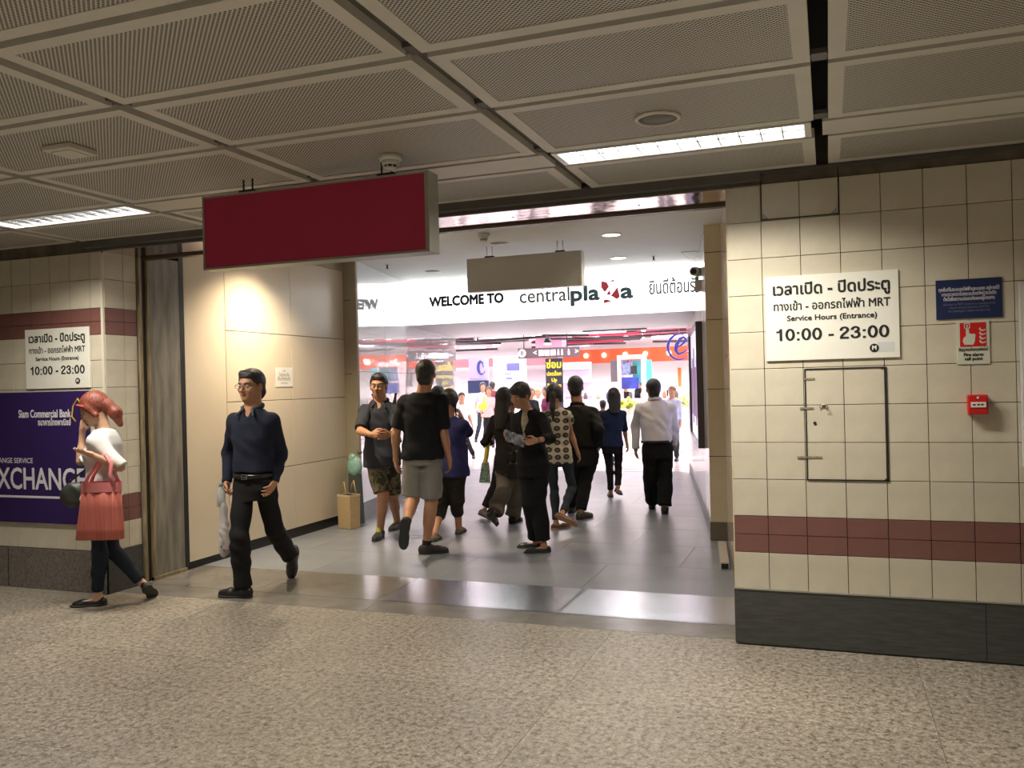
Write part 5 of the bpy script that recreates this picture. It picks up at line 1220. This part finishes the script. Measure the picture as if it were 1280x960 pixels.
# ------------------------------------------------------------------ the people in the passage
W1, w1 = person('woman with red hair and white top walking left past the purple poster', Z0, (118, 757), (118, 511, 0), (131, 537, 0), (128, 620, 0), -88,
    {'L': ((151, 584, -1), (113, 568, -1), (91, 562, -1), dict(palm=V3(0, .2, 1), curl=.18, thumb=V3(-.2, 1, 0))), 'R': ((101, 577, 1), (103, 537, -1), (106, 517, 1), dict(palm=V3(.9, -.3, 0), curl=.7))},
    {'L': ((124, 688, -.06), (122, 744), (88, 757)), 'R': ((141, 688, .05), (178, 729, .12), (192, 744, 1))}, S=1.60, sex='f', pitch=24,
    top=dict(mat=WHT, sleeve=1.0, hem=(128, 622), slack=.030, fold=.006, cuff=.004, long=.08), bottom=dict(mat=DENIM, kind='trousers', end=1.9, slack=.006, name='jeans'), shoe=dict(kind='flat', mat=SHOEB), hair=('redpony', REDH), skin=SKIN_L, res=.006)
W2, w2 = person('man in glasses and dark navy shirt walking out past the cream panels', Z0, (302, 745), (314, 483, 0), (316, 512, 0), (318, 606, 0), -15,
    {'L': ((352, 566, 1), (343, 603, -1), (333, 620, -1), dict(curl=.45, palm=V3(-.8, .3, .2))), 'R': ((286, 566, 1), (284, 603, -1), (283, 626, -1), dict(curl=.75))},
    {'R': ((299, 672, -.10), (304, 733), (284, 744)), 'L': ((342, 660, .10), (363, 695, .50), (364, 719, 1))}, S=1.72, yawh=-21,
    top=dict(mat=NAVYS, sleeve=2, hem=(318, 589), tuck=1, slack=.014, fold=.004, collar=True, collar_mat=mat('collar_grey', (.045, .05, .065), .8), v=.07), bottom=dict(mat=BLKT, fold=.006, kind='trousers', end=1.96, slack=.012, belt=.13, hemw=.016), shoe=dict(kind='shoe', mat=SHOEB), hair=('short', HAIRB), glasses=True, res=.006, build=.97)
o6 = (420, 440, 3.556)
W3, w3 = person('man in charcoal polo, camouflage shorts and lime laced trainers, walking out', o6, (195, 838), (190, 152, 0), (200, 226, 0), (205, 462, 0), -6,
    {'R': ((108, 352, -1), (160, 368, -1), (215, 362, -1), dict(curl=.35, palm=V3(.2, .9, -.2), thumb=V3(0, 0, 1))), 'L': ((272, 345, -1), (238, 368, -1), (180, 378, -1), dict(curl=.35, palm=V3(0, .9, .2), thumb=V3(0, 0, 1)))},
    {'R': ((210, 632, -.08), (196, 793), (182, 832)), 'L': ((250, 632, .12), (273, 752), (240, 795))}, S=1.72, yawh=-3,
    top=dict(mat=POLO, sleeve=.88, hem=(205, 508), slack=.022, collar=True, v=.06, cuff=.010), bottom=dict(mat=CAMO, kind='shorts', end=.95, slack=.026, name='cargo_shorts', hemw=.012), shoe=dict(kind='shoe', mat=TREK, lace=LIME, high=.0, tongue=LIME), hair=('short', HAIRB), glasses=True, res=.007, build=1.03)
W4, w4 = person('man in black tee shirt and pale grey shorts walking away', o6, (405, 906), (400, 98, 0), (388, 182, 0), (385, 448, 0), 170,
    {'L': ((266, 366, 1), (266, 478, 1), (276, 548, 1), dict(curl=.45)), 'R': ((480, 366, 1), (503, 480, 1), (512, 548, 1), dict(curl=.5))},
    {'R': ((424, 662, .02), (402, 858), (458, 888)), 'L': ((342, 655, .02), (310, 765, -.32), (300, 872, -1))}, S=1.74, yawh=172,
    top=dict(mat=BLKTEE, sleeve=.84, hem=(385, 474), slack=.018, cuff=.012), bottom=dict(mat=GREYSH, kind='shorts', end=.93, slack=.022, name='shorts', hemw=.020), shoe=dict(kind='shoe', mat=BOOT, high=.012, sock=mat('black_sock', (.015, .015, .017), .9), sockh=.055), hair=('crew', HAIRB), face=False, res=.007, build=1.07)
W5, w5 = person('stocky man in royal blue tee with phone at ear and dark cargo shorts', o6, (550, 813), (506, 216, 0), (502, 292, 0), (515, 512, 0), 152,
    {'R': ((592, 362, 1), (556, 290, -1), (540, 238, -1), dict(curl=.7, palm=V3(-1, 0, 0))), 'L': ((430, 390, 1), (440, 470, 1), (450, 520, 1))},
    {'R': ((538, 655, .02), (546, 776), (594, 778)), 'L': ((480, 655, .05), (436, 808), (464, 820))}, S=1.56, pitch=12,
    top=dict(mat=BLUE, sleeve=.9, hem=(515, 552), slack=.020, cuff=.01, long=.1), bottom=dict(mat=OLIVE, kind='shorts', end=1.08, slack=.022, name='cargo_shorts', hemw=.022), shoe=dict(kind='flat', mat=GREYSHOE, sole=mat('clog_sole', (.05, .045, .04), .7)), hair=('bob', HAIRB, .04), face=False, res=.0085, build=1.12)
Wx, wx = person('person in black cropped trousers mostly hidden behind the tee shirt man', Z0, (549, 643), (548, 494, 0), (546, 512, 0), (548, 568, 0), 165,
    {'L': ((535, 540, 1), (535, 560, 1), (535, 575, 1)), 'R': ((555, 540, 1), (556, 560, 1), (556, 575, 1))},
    {'R': ((553, 606, 0), (549, 635), (552, 640)), 'L': ((544, 606, 0), (538, 632), (540, 636))}, S=1.48, sex='f',
    top=dict(mat=BLKTEE, sleeve=.9, hem=(548, 575)), bottom=dict(mat=BLKT, kind='trousers', end=1.25, slack=.018), shoe=dict(kind='flat', mat=SHOEB), hair=('bob', HAIRB, .05), face=False, res=.012)
W6, w6 = person('woman with long black hair, dark jacket and flared taupe trousers seen from behind', Z0, (640, 655), (631, 498, 0), (632, 516, 0), (636, 574, 0), 150,
    {'L': ((606, 552, -1), (613, 553, 1), (614, 538, 1), dict(curl=.8, palm=V3(1, 0, 0))), 'R': ((655, 548, 1), (652, 572, 1), (652, 586, 1), dict(curl=.7))},
    {'R': ((645, 612, .08), (641, 645), (652, 649)), 'L': ((630, 613, -.05), (618, 642, -.28), (620, 655, -1))}, S=1.62, sex='f',
    top=dict(mat=BRNJ, sleeve=2, hem=(636, 590), slack=.022, name='jacket', long=.12, lf=.015, fold=.006), bottom=dict(mat=TAUPE, kind='trousers', end=1.97, slack=.020, knee=.026, hemw=.040, fold=.009), shoe=dict(kind='shoe', mat=SHOEB), hair=('long', HAIRB, .34), face=False, res=.0085, build=1.02)
Wy, wy = person('person in black with pale shoes just behind the woman in taupe trousers', Z0, (634, 646.5), (639, 500, 0), (638, 518, 0), (634, 572, 0), 160,
    {'L': ((622, 545, 1), (624, 566, 1), (625, 578, 1)), 'R': ((652, 545, 1), (652, 566, 1), (652, 578, 1))},
    {'R': ((640, 608, .05), (640, 638), (648, 641)), 'L': ((619, 608, .0), (605, 638, -.05), (612, 648, -1))}, S=1.55, sex='f',
    top=dict(mat=BLKTEE, sleeve=2, hem=(634, 584)), bottom=dict(mat=BLKT, kind='trousers', end=1.85, slack=.016), shoe=dict(kind='shoe', mat=GREYSHOE), hair=('bob', HAIRB, .05), face=False, res=.012)
o7 = (590, 440, 3.694)
W7, w7 = person('woman in black trouser suit standing still reading a folded paper', o7, (295, 922), (222, 200, -.02), (262, 268, 0), (282, 524, 0), -30,
    {'L': ((362, 398, -1), (296, 408, -1), (236, 424, -1), dict(curl=.5, palm=V3(0, .8, .3), thumb=V3(0, 0, 1))), 'R': ((196, 412, -1), (166, 398, -1), (140, 378, -1), dict(curl=.5, palm=V3(.6, .7, 0), thumb=V3(.3, 0, 1)))},
    {'R': ((270, 705, -.04), (296, 868), (228, 898)), 'L': ((306, 705, -.02), (332, 888), (262, 922))}, S=1.57, sex='f', yawh=-40, pitch=21, hroll=-6,
    top=dict(mat=SUIT, sleeve=1.55, hem=(285, 520), slack=.020, name='suit_jacket', lapel=BLOUSE, v=.26, fold=.003), bottom=dict(mat=SUIT, kind='trousers', end=1.9, slack=.022, knee=.01, hemw=.02), shoe=dict(kind='flat', mat=SHOEB, bow=True), hair=('fringe', HAIRB), res=.006, build=1.05)
W8, w8 = person('woman in oval print top and grey jeans with low ponytail walking away', o7, (400, 815), (380, 198, 0), (386, 262, 0), (400, 482, 0), 165,
    {'R': ((458, 378, 1), (490, 470, 1), (508, 522, 1), dict(curl=.5)), 'L': ((330, 380, 1), (340, 460, 1), (345, 505, 1))},
    {'L': ((380, 640, .05), (388, 785), (436, 806)), 'R': ((462, 628, .02), (418, 745, -.28), (478, 793, -1))}, S=1.56, sex='f', yawh=168,
    top=dict(mat=RINGP, sleeve=.30, hem=(400, 514), slack=.016, cuff=.018, name='print_top', fold=.004), bottom=dict(mat=DENIM2, kind='trousers', end=1.93, slack=.004, name='jeans'), shoe=dict(kind='flat', mat=BROWNSH, sole=TANS), hair=('pony', HAIRB), face=False, res=.0075)
W9, w9 = person('man in black bomber jacket walking away beside the oval print top', Z0, (728, 648), (719.5, 484, 0), (722, 508, 0), (730, 569, 0), 172,
    {'R': ((749, 537, -1), (748, 556, 1), (746, 568, 1)), 'L': ((699, 534, 1), (702, 556, 1), (703, 568, 1))},
    {'R': ((731, 606, .03), (726, 640), (739, 645)), 'L': ((718, 606, .12), (714, 632), (722, 635))}, S=1.72, build=1.02,
    top=dict(mat=JKT, sleeve=2, hem=(730, 558), slack=.026, name='jacket', collar=True, fold=.005), bottom=dict(mat=BLKT, kind='trousers', end=1.93, slack=.014), shoe=dict(kind='shoe', mat=OLSH), hair=('crew', HAIRB), face=False, res=.0085)
o8 = (740, 440, 3.694)
W10, w10 = person('woman in navy blouse and black trousers with straight shoulder length hair', o8, (92, 670), (100, 207, 0), (100, 264, 0), (94, 436, 0), 180,
    {'R': ((150, 356, 1), (162, 428, 1), (170, 472, 1), dict(curl=.4)), 'L': ((44, 350, 1), (48, 420, 1), (52, 455, 1))},
    {'L': ((82, 545, .02), (86, 644), (82, 656)), 'R': ((122, 540, .02), (120, 622, -.08), (132, 655, -1))}, S=1.56, sex='f',
    top=dict(mat=NAVYB, sleeve=1.05, hem=(94, 436), slack=.018, name='blouse'), bottom=dict(mat=BLKT, kind='trousers', end=1.92, slack=.004), shoe=dict(kind='flat', mat=mat('tan_heel_shoe', (.16, .11, .07), .5)), hair=('long', HAIRB, .22), face=False, res=.0095)
W11, w11 = person('man in white long sleeved shirt and black trousers walking into the mall', o8, (325, 742), (283, 172, 0), (290, 226, 0), (302, 448, 0), 178,
    {'L': ((202, 345, 1), (202, 448, 1), (200, 498, 1), dict(curl=.45)), 'R': ((382, 345, 1), (378, 432, 1), (370, 462, 1), dict(curl=.6))},
    {'L': ((270, 580, .06), (277, 694), (277, 710)), 'R': ((338, 585, .0), (336, 716), (336, 732))}, S=1.66,
    top=dict(mat=WSH, sleeve=2, hem=(300, 414), tuck=1, slack=.024, collar=True, fold=.006), bottom=dict(mat=BLKT, kind='trousers', end=1.96, slack=.022, knee=.006, hemw=.02, belt=.16), shoe=dict(kind='shoe', mat=SHOEB), hair=('crew', HAIRB), face=False, res=.0085, build=1.12)

# ------------------------------------------------------------------ things held, worn over a shoulder or carried
def place(W, label, cat, name, grp=None):
    return empty(name, (0, 0, 0), YAW, label, cat, grp) if False else None
def held(w, name, label, cat, at_):
    """an Empty in the carrier's frame at local point at_"""
    Mx = w['root'].matrix_world if False else Matrix.Translation(w['root'].location) @ Matrix.Rotation(YAW, 4, 'Z')
    o = empty(name, Mx @ Vector(at_), YAW, label, cat); return o
# pink tote and dark handbag of the red haired woman
q = w1['loc']((125, 615), w1['d0'] - .24); el = w1['A']['L'][0]; wr_ = w1['A']['L'][1]
mid = (el + wr_) / 2
t = held(w1, 'tote_bag', 'coral pink pleated tote bag hanging from the red haired woman\'s forearm', 'bag', V3(q[0], mid[1], q[2] - .12))
PK = mat('coral_pleat', (.58, .16, .13), .75, noise=.35, nscale=30, stretch=(3, 1, .1), col2=(.42, .10, .07)); PKT = mat('pink_nylon', (.66, .20, .22), .7)
N_ = 26; mb = MB(); V_ = []; 
for j, (z, wt) in enumerate(((.155, .135), (.0, .150), (-.14, .165), (-.22, .170))):
    for k in range(N_):
        a = 2 * PI * k / N_; x = math.copysign(abs(math.cos(a)) ** .6, math.cos(a)) * wt; y = math.copysign(abs(math.sin(a)) ** .7, math.sin(a)) * .045 + .004 * math.sin(k * 3.1)
        V_.append((x - .02 * j / 3, y, z))
F_ = [(j * N_ + k, j * N_ + (k + 1) % N_, (j + 1) * N_ + (k + 1) % N_, (j + 1) * N_ + k) for j in range(3) for k in range(N_)] + [tuple(range(N_)), tuple(3 * N_ + k for k in reversed(range(N_)))]
mb.add(V_, F_, True); mb.build('bag_body', PK, t)
mb = MB(); mb.add([(v[0] * 1.03, v[1] * 1.03, v[2]) for v in [(math.copysign(abs(math.cos(2 * PI * k / N_)) ** .6, math.cos(2 * PI * k / N_)) * .137, math.copysign(abs(math.sin(2 * PI * k / N_)) ** .7, math.sin(2 * PI * k / N_)) * .047, z) for z in (.19, .12) for k in range(N_)]], [(k, (k + 1) % N_, N_ + (k + 1) % N_, N_ + k) for k in range(N_)], True); mb.build('bag_rim', PKT, t)
for y in (-.042, .042):
    q = Vector(mid) - Vector((V3(w1['loc']((125, 615), w1['d0'] - .24)[0], mid[1], w1['loc']((125, 615), w1['d0'] - .24)[2] - .12)))
    MB().tube([(-.10, y, .17), (-.07, y * .9, .24), (q.x - .05, y * .6, q.z - .02), (q.x, y * .2, q.z + .045), (q.x + .05, y * .6, q.z - .02), (.08, y * .9, .24), (.11, y, .17)], .013, 8).build('handle', PKT, t)
q = w1['loc']((90, 617), w1['d0'] - .1)
t = held(w1, 'handbag', 'dark green handbag swinging in front of the coral tote', 'bag', q)
fd = Field(.008); fd.ell((0, 0, -.02), (.085, .04, .085), k=.02); fd.ell((.02, 0, .03), (.07, .035, .05), k=.04); fd.warp(folds(.004, 50, (1, 1), 3)); linkobj('bag_body', fd.mesh('bag_body', mat('dark_green_leather', (.035, .042, .036), .5)), t)
MB().tube([(-.04, 0, .05), (.0, .0, .10), (.08, .02, .16), (.13, .05, .22)], .009, 8).build('strap', LEATHER, t)
# bottle and wrapped things carried by the navy shirt man
hd = w2['A']['R'][1] * .35 + w2['A']['R'][2] * .65
t = held(w2, 'plastic_bag', 'clear plastic bag with pink and white items in the navy shirt man\'s hand', 'bag', hd)
CLP = mat('clear_film', (.62, .62, .66), .15, alpha=.55)
fd = Field(.008); fd.cone((-.02, -.02, -.06), (-.015, -.02, -.33), .026, .042, .03); fd.ell((-.02, -.02, -.40), (.045, .03, .07), k=.03); fd.warp(folds(.006, 60, (1, 1.2), 8)); linkobj('film', fd.mesh('film', CLP), t)
MB().ell((-.02, -.02, -.40), (.034, .024, .045), 12, 8).build('pink_item', mat('pink_item', (.66, .30, .32), .5), t)
MB().tube([(-.02, -.04, -.35), (-.035, -.045, -.39), (-.01, -.045, -.42)], .008, 8).build('dark_print', INK, t)
t = held(w2, 'water_bottle', 'small clear bottle with blue cap held by the navy shirt man', 'bottle', hd + V3(-.035, -.02, .005))
MB().lathe([(.008, -.10), (.030, -.095), (.032, -.02), (.030, .02), (.014, .045), (.014, .06)], n=18).build('bottle_body', mat('bottle_plastic', (.55, .58, .62), .08, alpha=.6), t)
MB().lathe([(.017, .06), (.017, .08), (.012, .082)], n=14).build('cap', mat('cap_blue', (.20, .26, .42), .4), t)
# watch, backpack of the polo man
def ring(w, s_, f, r, name, m, wd=.012):
    E_, W_ = w['A'][s_][0], w['A'][s_][1]; c = E_ + (W_ - E_) * f; ax = nrm(W_ - E_)
    return MB().tube([c - ax * wd, c + ax * wd], r, 14).build(name, m, w['root'])
ring(w3, 'L', .93, .031, 'watch', LEATHER); ring(w7, 'L', .93, .027, 'watch', LEATHER, .006)
t = held(w3, 'backpack', 'black backpack worn by the man in charcoal polo', 'bag', w3['N'] - w3['B'][:, 1] * .17 - w3['up'] * .24)
fd = Field(.01); fd.box((0, .0, 0), (.15, .075, .22), rd=.06); fd.box((0, .06, -.06), (.12, .05, .12), rd=.04, k=.02); linkobj('bag_body', fd.mesh('bag_body', cloth('backpack_nylon', (.012, .012, .014))), t)
for s_ in (-1, 1):
    MB().tube([(s_ * .10, .0, .18), (s_ * .112, -.07, .262), (s_ * .118, -.19, .235), (s_ * .128, -.285, .13), (s_ * .138, -.285, .0), (s_ * .165, -.24, -.10), (s_ * .165, -.12, -.16)], .017, 8).build('strap', cloth('backpack_nylon', (.012, .012, .014)), t)
    MB().tube([(s_ * .09, .0, .19), (s_ * .112, -.03, .30), (s_ * .12, -.05, .33)], .013, 8).build('strap_loop', LEATHER, t)
for z in (.15, .095): MB().ell(tuple(w3['N'] + w3['B'][:, 1] * (.118) - w3['up'] * (.20 - z)), (.006, .004, .006), 8, 6).build('button', WHITE, w3['root'])
# phone and bag of the blue shirt man
hd = w5['A']['R'][1] * .4 + w5['A']['R'][2] * .6
t = held(w5, 'mobile_phone', 'dark phone held to the ear of the man in royal blue', 'phone', hd + V3(-.03, 0, 0)); MB().box(-.006, -.035, -.07, .004, .035, .07, bev=.003).build('phone_case', INK, t); MB().box(-.0075, -.030, -.062, -.006, .030, .062).build('screen', DARK, t)
q = w5['loc']((560, 440), w5['d0'] + .12)
t = held(w5, 'shoulder_bag', 'black shoulder bag at the hip of the man in royal blue', 'bag', q); fd = Field(.01); fd.box((0.01, 0, -.03), (.055, .05, .12), rd=.035); linkobj('bag_body', fd.mesh('bag_body', LEATHER), t)
MB().tube([(-.02, 0, .08), (-.03, -.02, .2), (-.06, -.04, .34)], .008, 8).build('strap', LEATHER, t)
# cup, bags of the long haired woman
hd = w6['A']['L'][1] * .35 + w6['A']['L'][2] * .65
t = held(w6, 'paper_cup', 'small white cup in the hand of the long haired woman', 'cup', hd + V3(-.012, -.02, .0)); MB().lathe([(.020, -.045), (.028, .03)], n=14).build('cup_wall', SIGNWHITE, t); MB().lathe([(.029, .03), (.029, .036), (.024, .038)], n=14).build('lid', SIGNWHITE, t)
q = w6['loc']((606, 590), w6['d0'] - .05)
t = held(w6, 'patterned_bag', 'dark green speckled shopping bag at the long haired woman\'s side', 'bag', q)
GP = mat('green_speckle', (.02, .06, .045), .5, noise=.9, nscale=60, col2=(.30, .42, .36)); mb = MB(); mb.hexa([(-.065, -.04, -.11), (.06, -.04, -.12), (.06, .04, -.12), (-.065, .04, -.11)], [(-.03, -.02, .10), (.05, -.02, .10), (.05, .02, .10), (-.03, .02, .10)]); mb.build('bag_body', GP, t)
MB().tube([(-.02, 0, .10), (.0, 0, .17), (.04, 0, .10)], .006, 6).build('handle', mat('silver_cord', (.5, .5, .5), .4), t)
q = w6['loc']((608, 570), w6['d0'] + .05)
t = held(w6, 'folded_umbrella', 'slim yellow folded umbrella beside the green speckled bag', 'umbrella', q); MB().tube([(.02, 0, .19), (.02, 0, .14), (.0, 0, 0), (-.03, 0, -.15), (-.035, 0, -.19)], [.006, .024, .026, .014, .005], 10).build('folded_cloth', mat('yellow_cloth', (.80, .62, .02), .6), t); MB().tube([(.02, 0, .17), (.025, 0, .23)], .009, 8).build('handle', BLACK, t)
q = w6['loc']((641, 588), w6['d0'] - .32)
t = held(w6, 'handbag', 'black handbag with silver buckles between taupe trousers and black suit', 'bag', q)
fd = Field(.01); fd.box((0, 0, -.01), (.065, .035, .085), rd=.025); fd.warp(folds(.003, 60, (1, 1), 4)); linkobj('bag_body', fd.mesh('bag_body', LEATHER), t)
MB().tube([(-.03, 0, .07), (-.01, .02, .18), (.03, .04, .30)], .007, 8).build('strap', LEATHER, t)
for x in (-.03, .03): MB().tube([(x, -.03, .075), (x + .008, -.034, .085), (x + .016, -.03, .075)], .004, 6).build('buckle', mat('silver', (.8, .8, .8), .15, metal=1), t)
# paper read by the suit woman
a = w7['A']['L'][1] * .15 + w7['A']['L'][2] * .85; b = w7['A']['R'][1] * .3 + w7['A']['R'][2] * .7
c = (a + b) / 2
t = held(w7, 'folded_leaflet', 'crumpled blue grey leaflet in both hands of the suit woman', 'leaflet', c + V3(0, -.02, .0))
PAP = mat('leaflet_paper', (.26, .28, .34), .5, noise=.75, nscale=16, col2=(.05, .06, .09)); mb = MB(); dx = (a - b) / 2 * .85; n_ = 7; vv = []
for i in range(n_):
    for j in range(4):
        s_ = (i / (n_ - 1) - .5) * 2; vv.append((dx[0] * s_ * 1.05, dx[1] * s_ - .01 * ((i + j) % 2) - .016 * j, dx[2] * s_ + (.045 - .030 * j) * (1 + .15 * (i % 2)) + .01))
ff_ = [(i * 4 + j, (i + 1) * 4 + j, (i + 1) * 4 + j + 1, i * 4 + j + 1) for i in range(n_ - 1) for j in range(3)]
vv2 = [(x, y + .003, z) for x, y, z in vv]; nb = len(vv); mb.add(vv + vv2, ff_ + [tuple(nb + k for k in reversed(f_)) for f_ in ff_]); mb.build('sheet', PAP, t)
MB().box(-.005, -.03, -.055, .012, -.02, -.035).build('sheet_corner', PAP, t)
q = w10['loc']((28, 410), w10['d0'] + .02)
t = held(w10, 'shoulder_bag', 'black shoulder bag between the bomber jacket and navy blouse', 'bag', q); fd = Field(.01); fd.box((0, 0, 0), (.06, .05, .11), rd=.03); linkobj('bag_body', fd.mesh('bag_body', LEATHER), t)
MB().tube([(.0, 0, .10), (.04, 0, .28), (.07, -.0, .42)], .008, 8).build('strap', LEATHER, t)

# ------------------------------------------------------------------ people far off in the mall
def far(label, x, d, S, yaw, topm, botm, hair=('short', HAIRB), sex='m', swing=.12, sleeve=.8, seat=False):
    k = F / d; by = 480 - .0248 * (x - 640) + H * k; X = lambda m_: x + m_ * k; Y = lambda z: by - z * k
    a = math.radians(yaw); lx = math.cos(a) * .17 * S / 1.72; g = S / 1.72
    r, w = person(label, Z0, (x, by), (x, Y(S - .12 * g), 0), (x, Y(S * .835), 0), (x, Y(S * .535), 0), yaw,
        {'L': ((X(lx * 1.25), Y(S * .63), 1), (X(lx * 1.3 + swing * .3), Y(S * .50), -1), (X(lx * 1.2 + swing * .4), Y(S * .42), -1)), 'R': ((X(-lx * 1.25), Y(S * .63), 1), (X(-lx * 1.2), Y(S * .52), -1), (X(-lx * .9), Y(S * .44), -1))},
        {'L': ((X(.07 + swing * .2), Y(S * .28), -.05), (X(.07 + swing), Y(.082)), (X(.07 + swing + .1 * math.sin(a)), Y(0) + 2)), 'R': ((X(-.07 - swing * .2), Y(S * .28), .0), (X(-.07 - swing), Y(.082)), (X(-.07 - swing + .1 * math.sin(a)), Y(0) + 2))},
        S=S, sex=sex, top=dict(mat=topm, sleeve=sleeve, hem=(x, Y(S * .50))), bottom=dict(mat=botm, kind='trousers', end=1.95), shoe=dict(kind='shoe', mat=SHOEB), hair=hair, face=abs(yaw) < 100, res=.0145 if d > 16 else .012)
    return r, w
far('boy in white tee facing out of the mall beside phone man\'s elbow', 577, 18.2, 1.40, 10, WHT, BLKT, swing=.18)
rw, ww = far('woman in pale pink blouse carrying a yellow bag in the mall', 611, 21.3, 1.50, 0, cloth('pale_pink_cloth', (.66, .42, .42)), BLKT, ('bob', BRH, .12), 'f', swing=.04, sleeve=1.2)
t = held(ww, 'yellow_bag', 'bright yellow bag held by the woman in pale pink', 'bag', V3(-.12, -.22, 1.02)); fd = Field(.014); fd.ell((0, 0, 0), (.12, .05, .09)); fd.cone((.03, 0, .05), (.05, 0, .28), .03, .02, .04); linkobj('bag_body', fd.mesh('bag_body', mat('yellow_cloth2', (.82, .78, .04), .6)), t)
far('woman in white vest before the navy notice board', 603.5, 23.4, 1.62, 8, cloth('lilac_cloth', (.55, .45, .62)), DENIM2, ('bob', HAIRB, .1), 'f')
far('man in maroon shirt beside the woman in white vest', 615.5, 24.5, 1.64, 175, cloth('maroon_cloth', (.20, .04, .06)), BLKT, ('crew', HAIRB))
far('auburn haired person seen over the suit woman\'s shoulder', 664, 18.2, 1.46, 20, SUIT, BLKT, ('bob', BRH, .06), 'f')
far('fair haired person in patterned white top near repair banner', 672.5, 19.8, 1.45, -15, WHT, DENIM2, ('bob', mat('fair_hair', (.55, .35, .22), .5), .06), 'f')
far('dark haired person in maroon behind the low ponytail', 683, 18.5, 1.48, -70, cloth('plum_cloth', (.16, .03, .08)), BLKT, ('bob', HAIRB, .1), 'f')
rb, wb_ = far('balding man in pale blue shirt on a phone beside the white shirt man', 840, 16.5, 1.44, -30, cloth('pale_blue_cloth', (.50, .54, .72)), DENIM2, ('crew', BRH), sleeve=1.6, swing=.02)
t = held(wb_, 'mobile_phone', 'phone at the ear of the balding man', 'phone', wb_['hl'](-.09, .03, -.03)); MB().box(-.01, -.03, -.06, .01, .03, .06, bev=.004).build('phone_case', INK, t)
far('attendant in dark uniform behind counter, left of two', 782, 25.5, 1.50, 10, BLKTEE, BLKT, ('bob', HAIRB, .08), 'f')
far('attendant in dark uniform behind counter, right of two', 799, 24.6, 1.62, -60, BLKTEE, BLKT, ('bob', HAIRB, .08), 'f')
far('small child in black top by the navy blouse woman\'s shoulder', 753.5, 16, 1.22, 175, BLKTEE, DENIM2, ('crew', HAIRB))
# flower stands
FY = mat('yellow_petal', (.78, .74, .10), .6); FG = mat('leaf_green', (.20, .28, .06), .6)
def flowers(px, py, d, label, n):
    c = unproj(px, py, d); t = empty('flower_stand', (c.x, c.y, 0), YAW, label, 'flowers', None); r = random.Random(int(px))
    MB().lathe([(.13, 0), (.13, .02), (.03, .04), (.02, .5), (.02, c.z - .25), (.07, c.z - .2), (.09, c.z - .1)], n=16).build('stand', mat('stand_cream', (.6, .55, .45), .5), t)
    for k in range(n):
        a = r.uniform(0, 2 * PI); q = r.uniform(0, 1) ** .5 * .21; z = c.z + r.uniform(-.12, .14) * (1 - q); mb = MB()
        for j in range(6): b = j * PI / 3; mb.ell((q * math.cos(a) + .022 * math.cos(b), q * math.sin(a) * .7 + .012 * math.sin(b) - .02, z + .02 * math.sin(b)), (.022, .014, .020), 7, 5)
        mb.build('flower', FY, t)
    for k in range(14):
        a = r.uniform(0, 2 * PI); L_ = r.uniform(.15, .3); MB().tube([(0, 0, c.z - .12), (L_ * .5 * math.cos(a), L_ * .4 * math.sin(a), c.z + .02), (L_ * math.cos(a), L_ * .7 * math.sin(a), c.z + r.uniform(-.12, .1))], [.006, .022, .004], 5).build('leaf', FG, t)
flowers(785, 505, 18.5, 'yellow flower arrangement on a stand left of the white shirt man', 24); flowers(848, 504, 18.8, 'yellow flower arrangement on a stand right of the white shirt man', 20)

# ------------------------------------------------------------------ fit the lettering and turn it into solid letters
bpy.context.view_layer.update()
for o, wd in FIT:
    d = o.dimensions
    if d.x > 1e-4: o.scale.x = wd / d.x
bpy.context.view_layer.update(); dg = bpy.context.evaluated_depsgraph_get()
for o in [o for o in COL.objects if o.type == 'FONT']:
    me = bpy.data.meshes.new_from_object(o.evaluated_get(dg)); me.name = 'lettering'; n = bpy.data.objects.new('lettering', me); COL.objects.link(n)
    if o.name in BOLD:
        b_ = BOLD[o.name]; sx_ = o.scale.x; nv = len(me.vertices); co = np.empty(nv * 3); me.vertices.foreach_get('co', co); co = co.reshape(-1, 3); fs = [tuple(p.vertices) for p in me.polygons if abs(p.normal.z) > .5 and p.center.z > 0]
        VV = []; FF = []
        for j in range(9):
            a_ = j * PI / 4; d_ = np.array([b_ * math.cos(a_) / max(sx_, .3), b_ * math.sin(a_), 0]) * (1 if j < 8 else 0); VV += [tuple(v) for v in co + d_ + np.array([0, 0, .00001 * j])]; FF += [tuple(i + j * nv for i in f_) for f_ in fs]
        m2 = bpy.data.meshes.new('lettering'); m2.from_pydata(VV, [], FF); m2.materials.append(o.data.materials[0]); n.data = m2; me = m2
    n.parent = o.parent; n.location = o.location; n.rotation_euler = o.rotation_euler; n.scale = o.scale
    bpy.data.objects.remove(o)
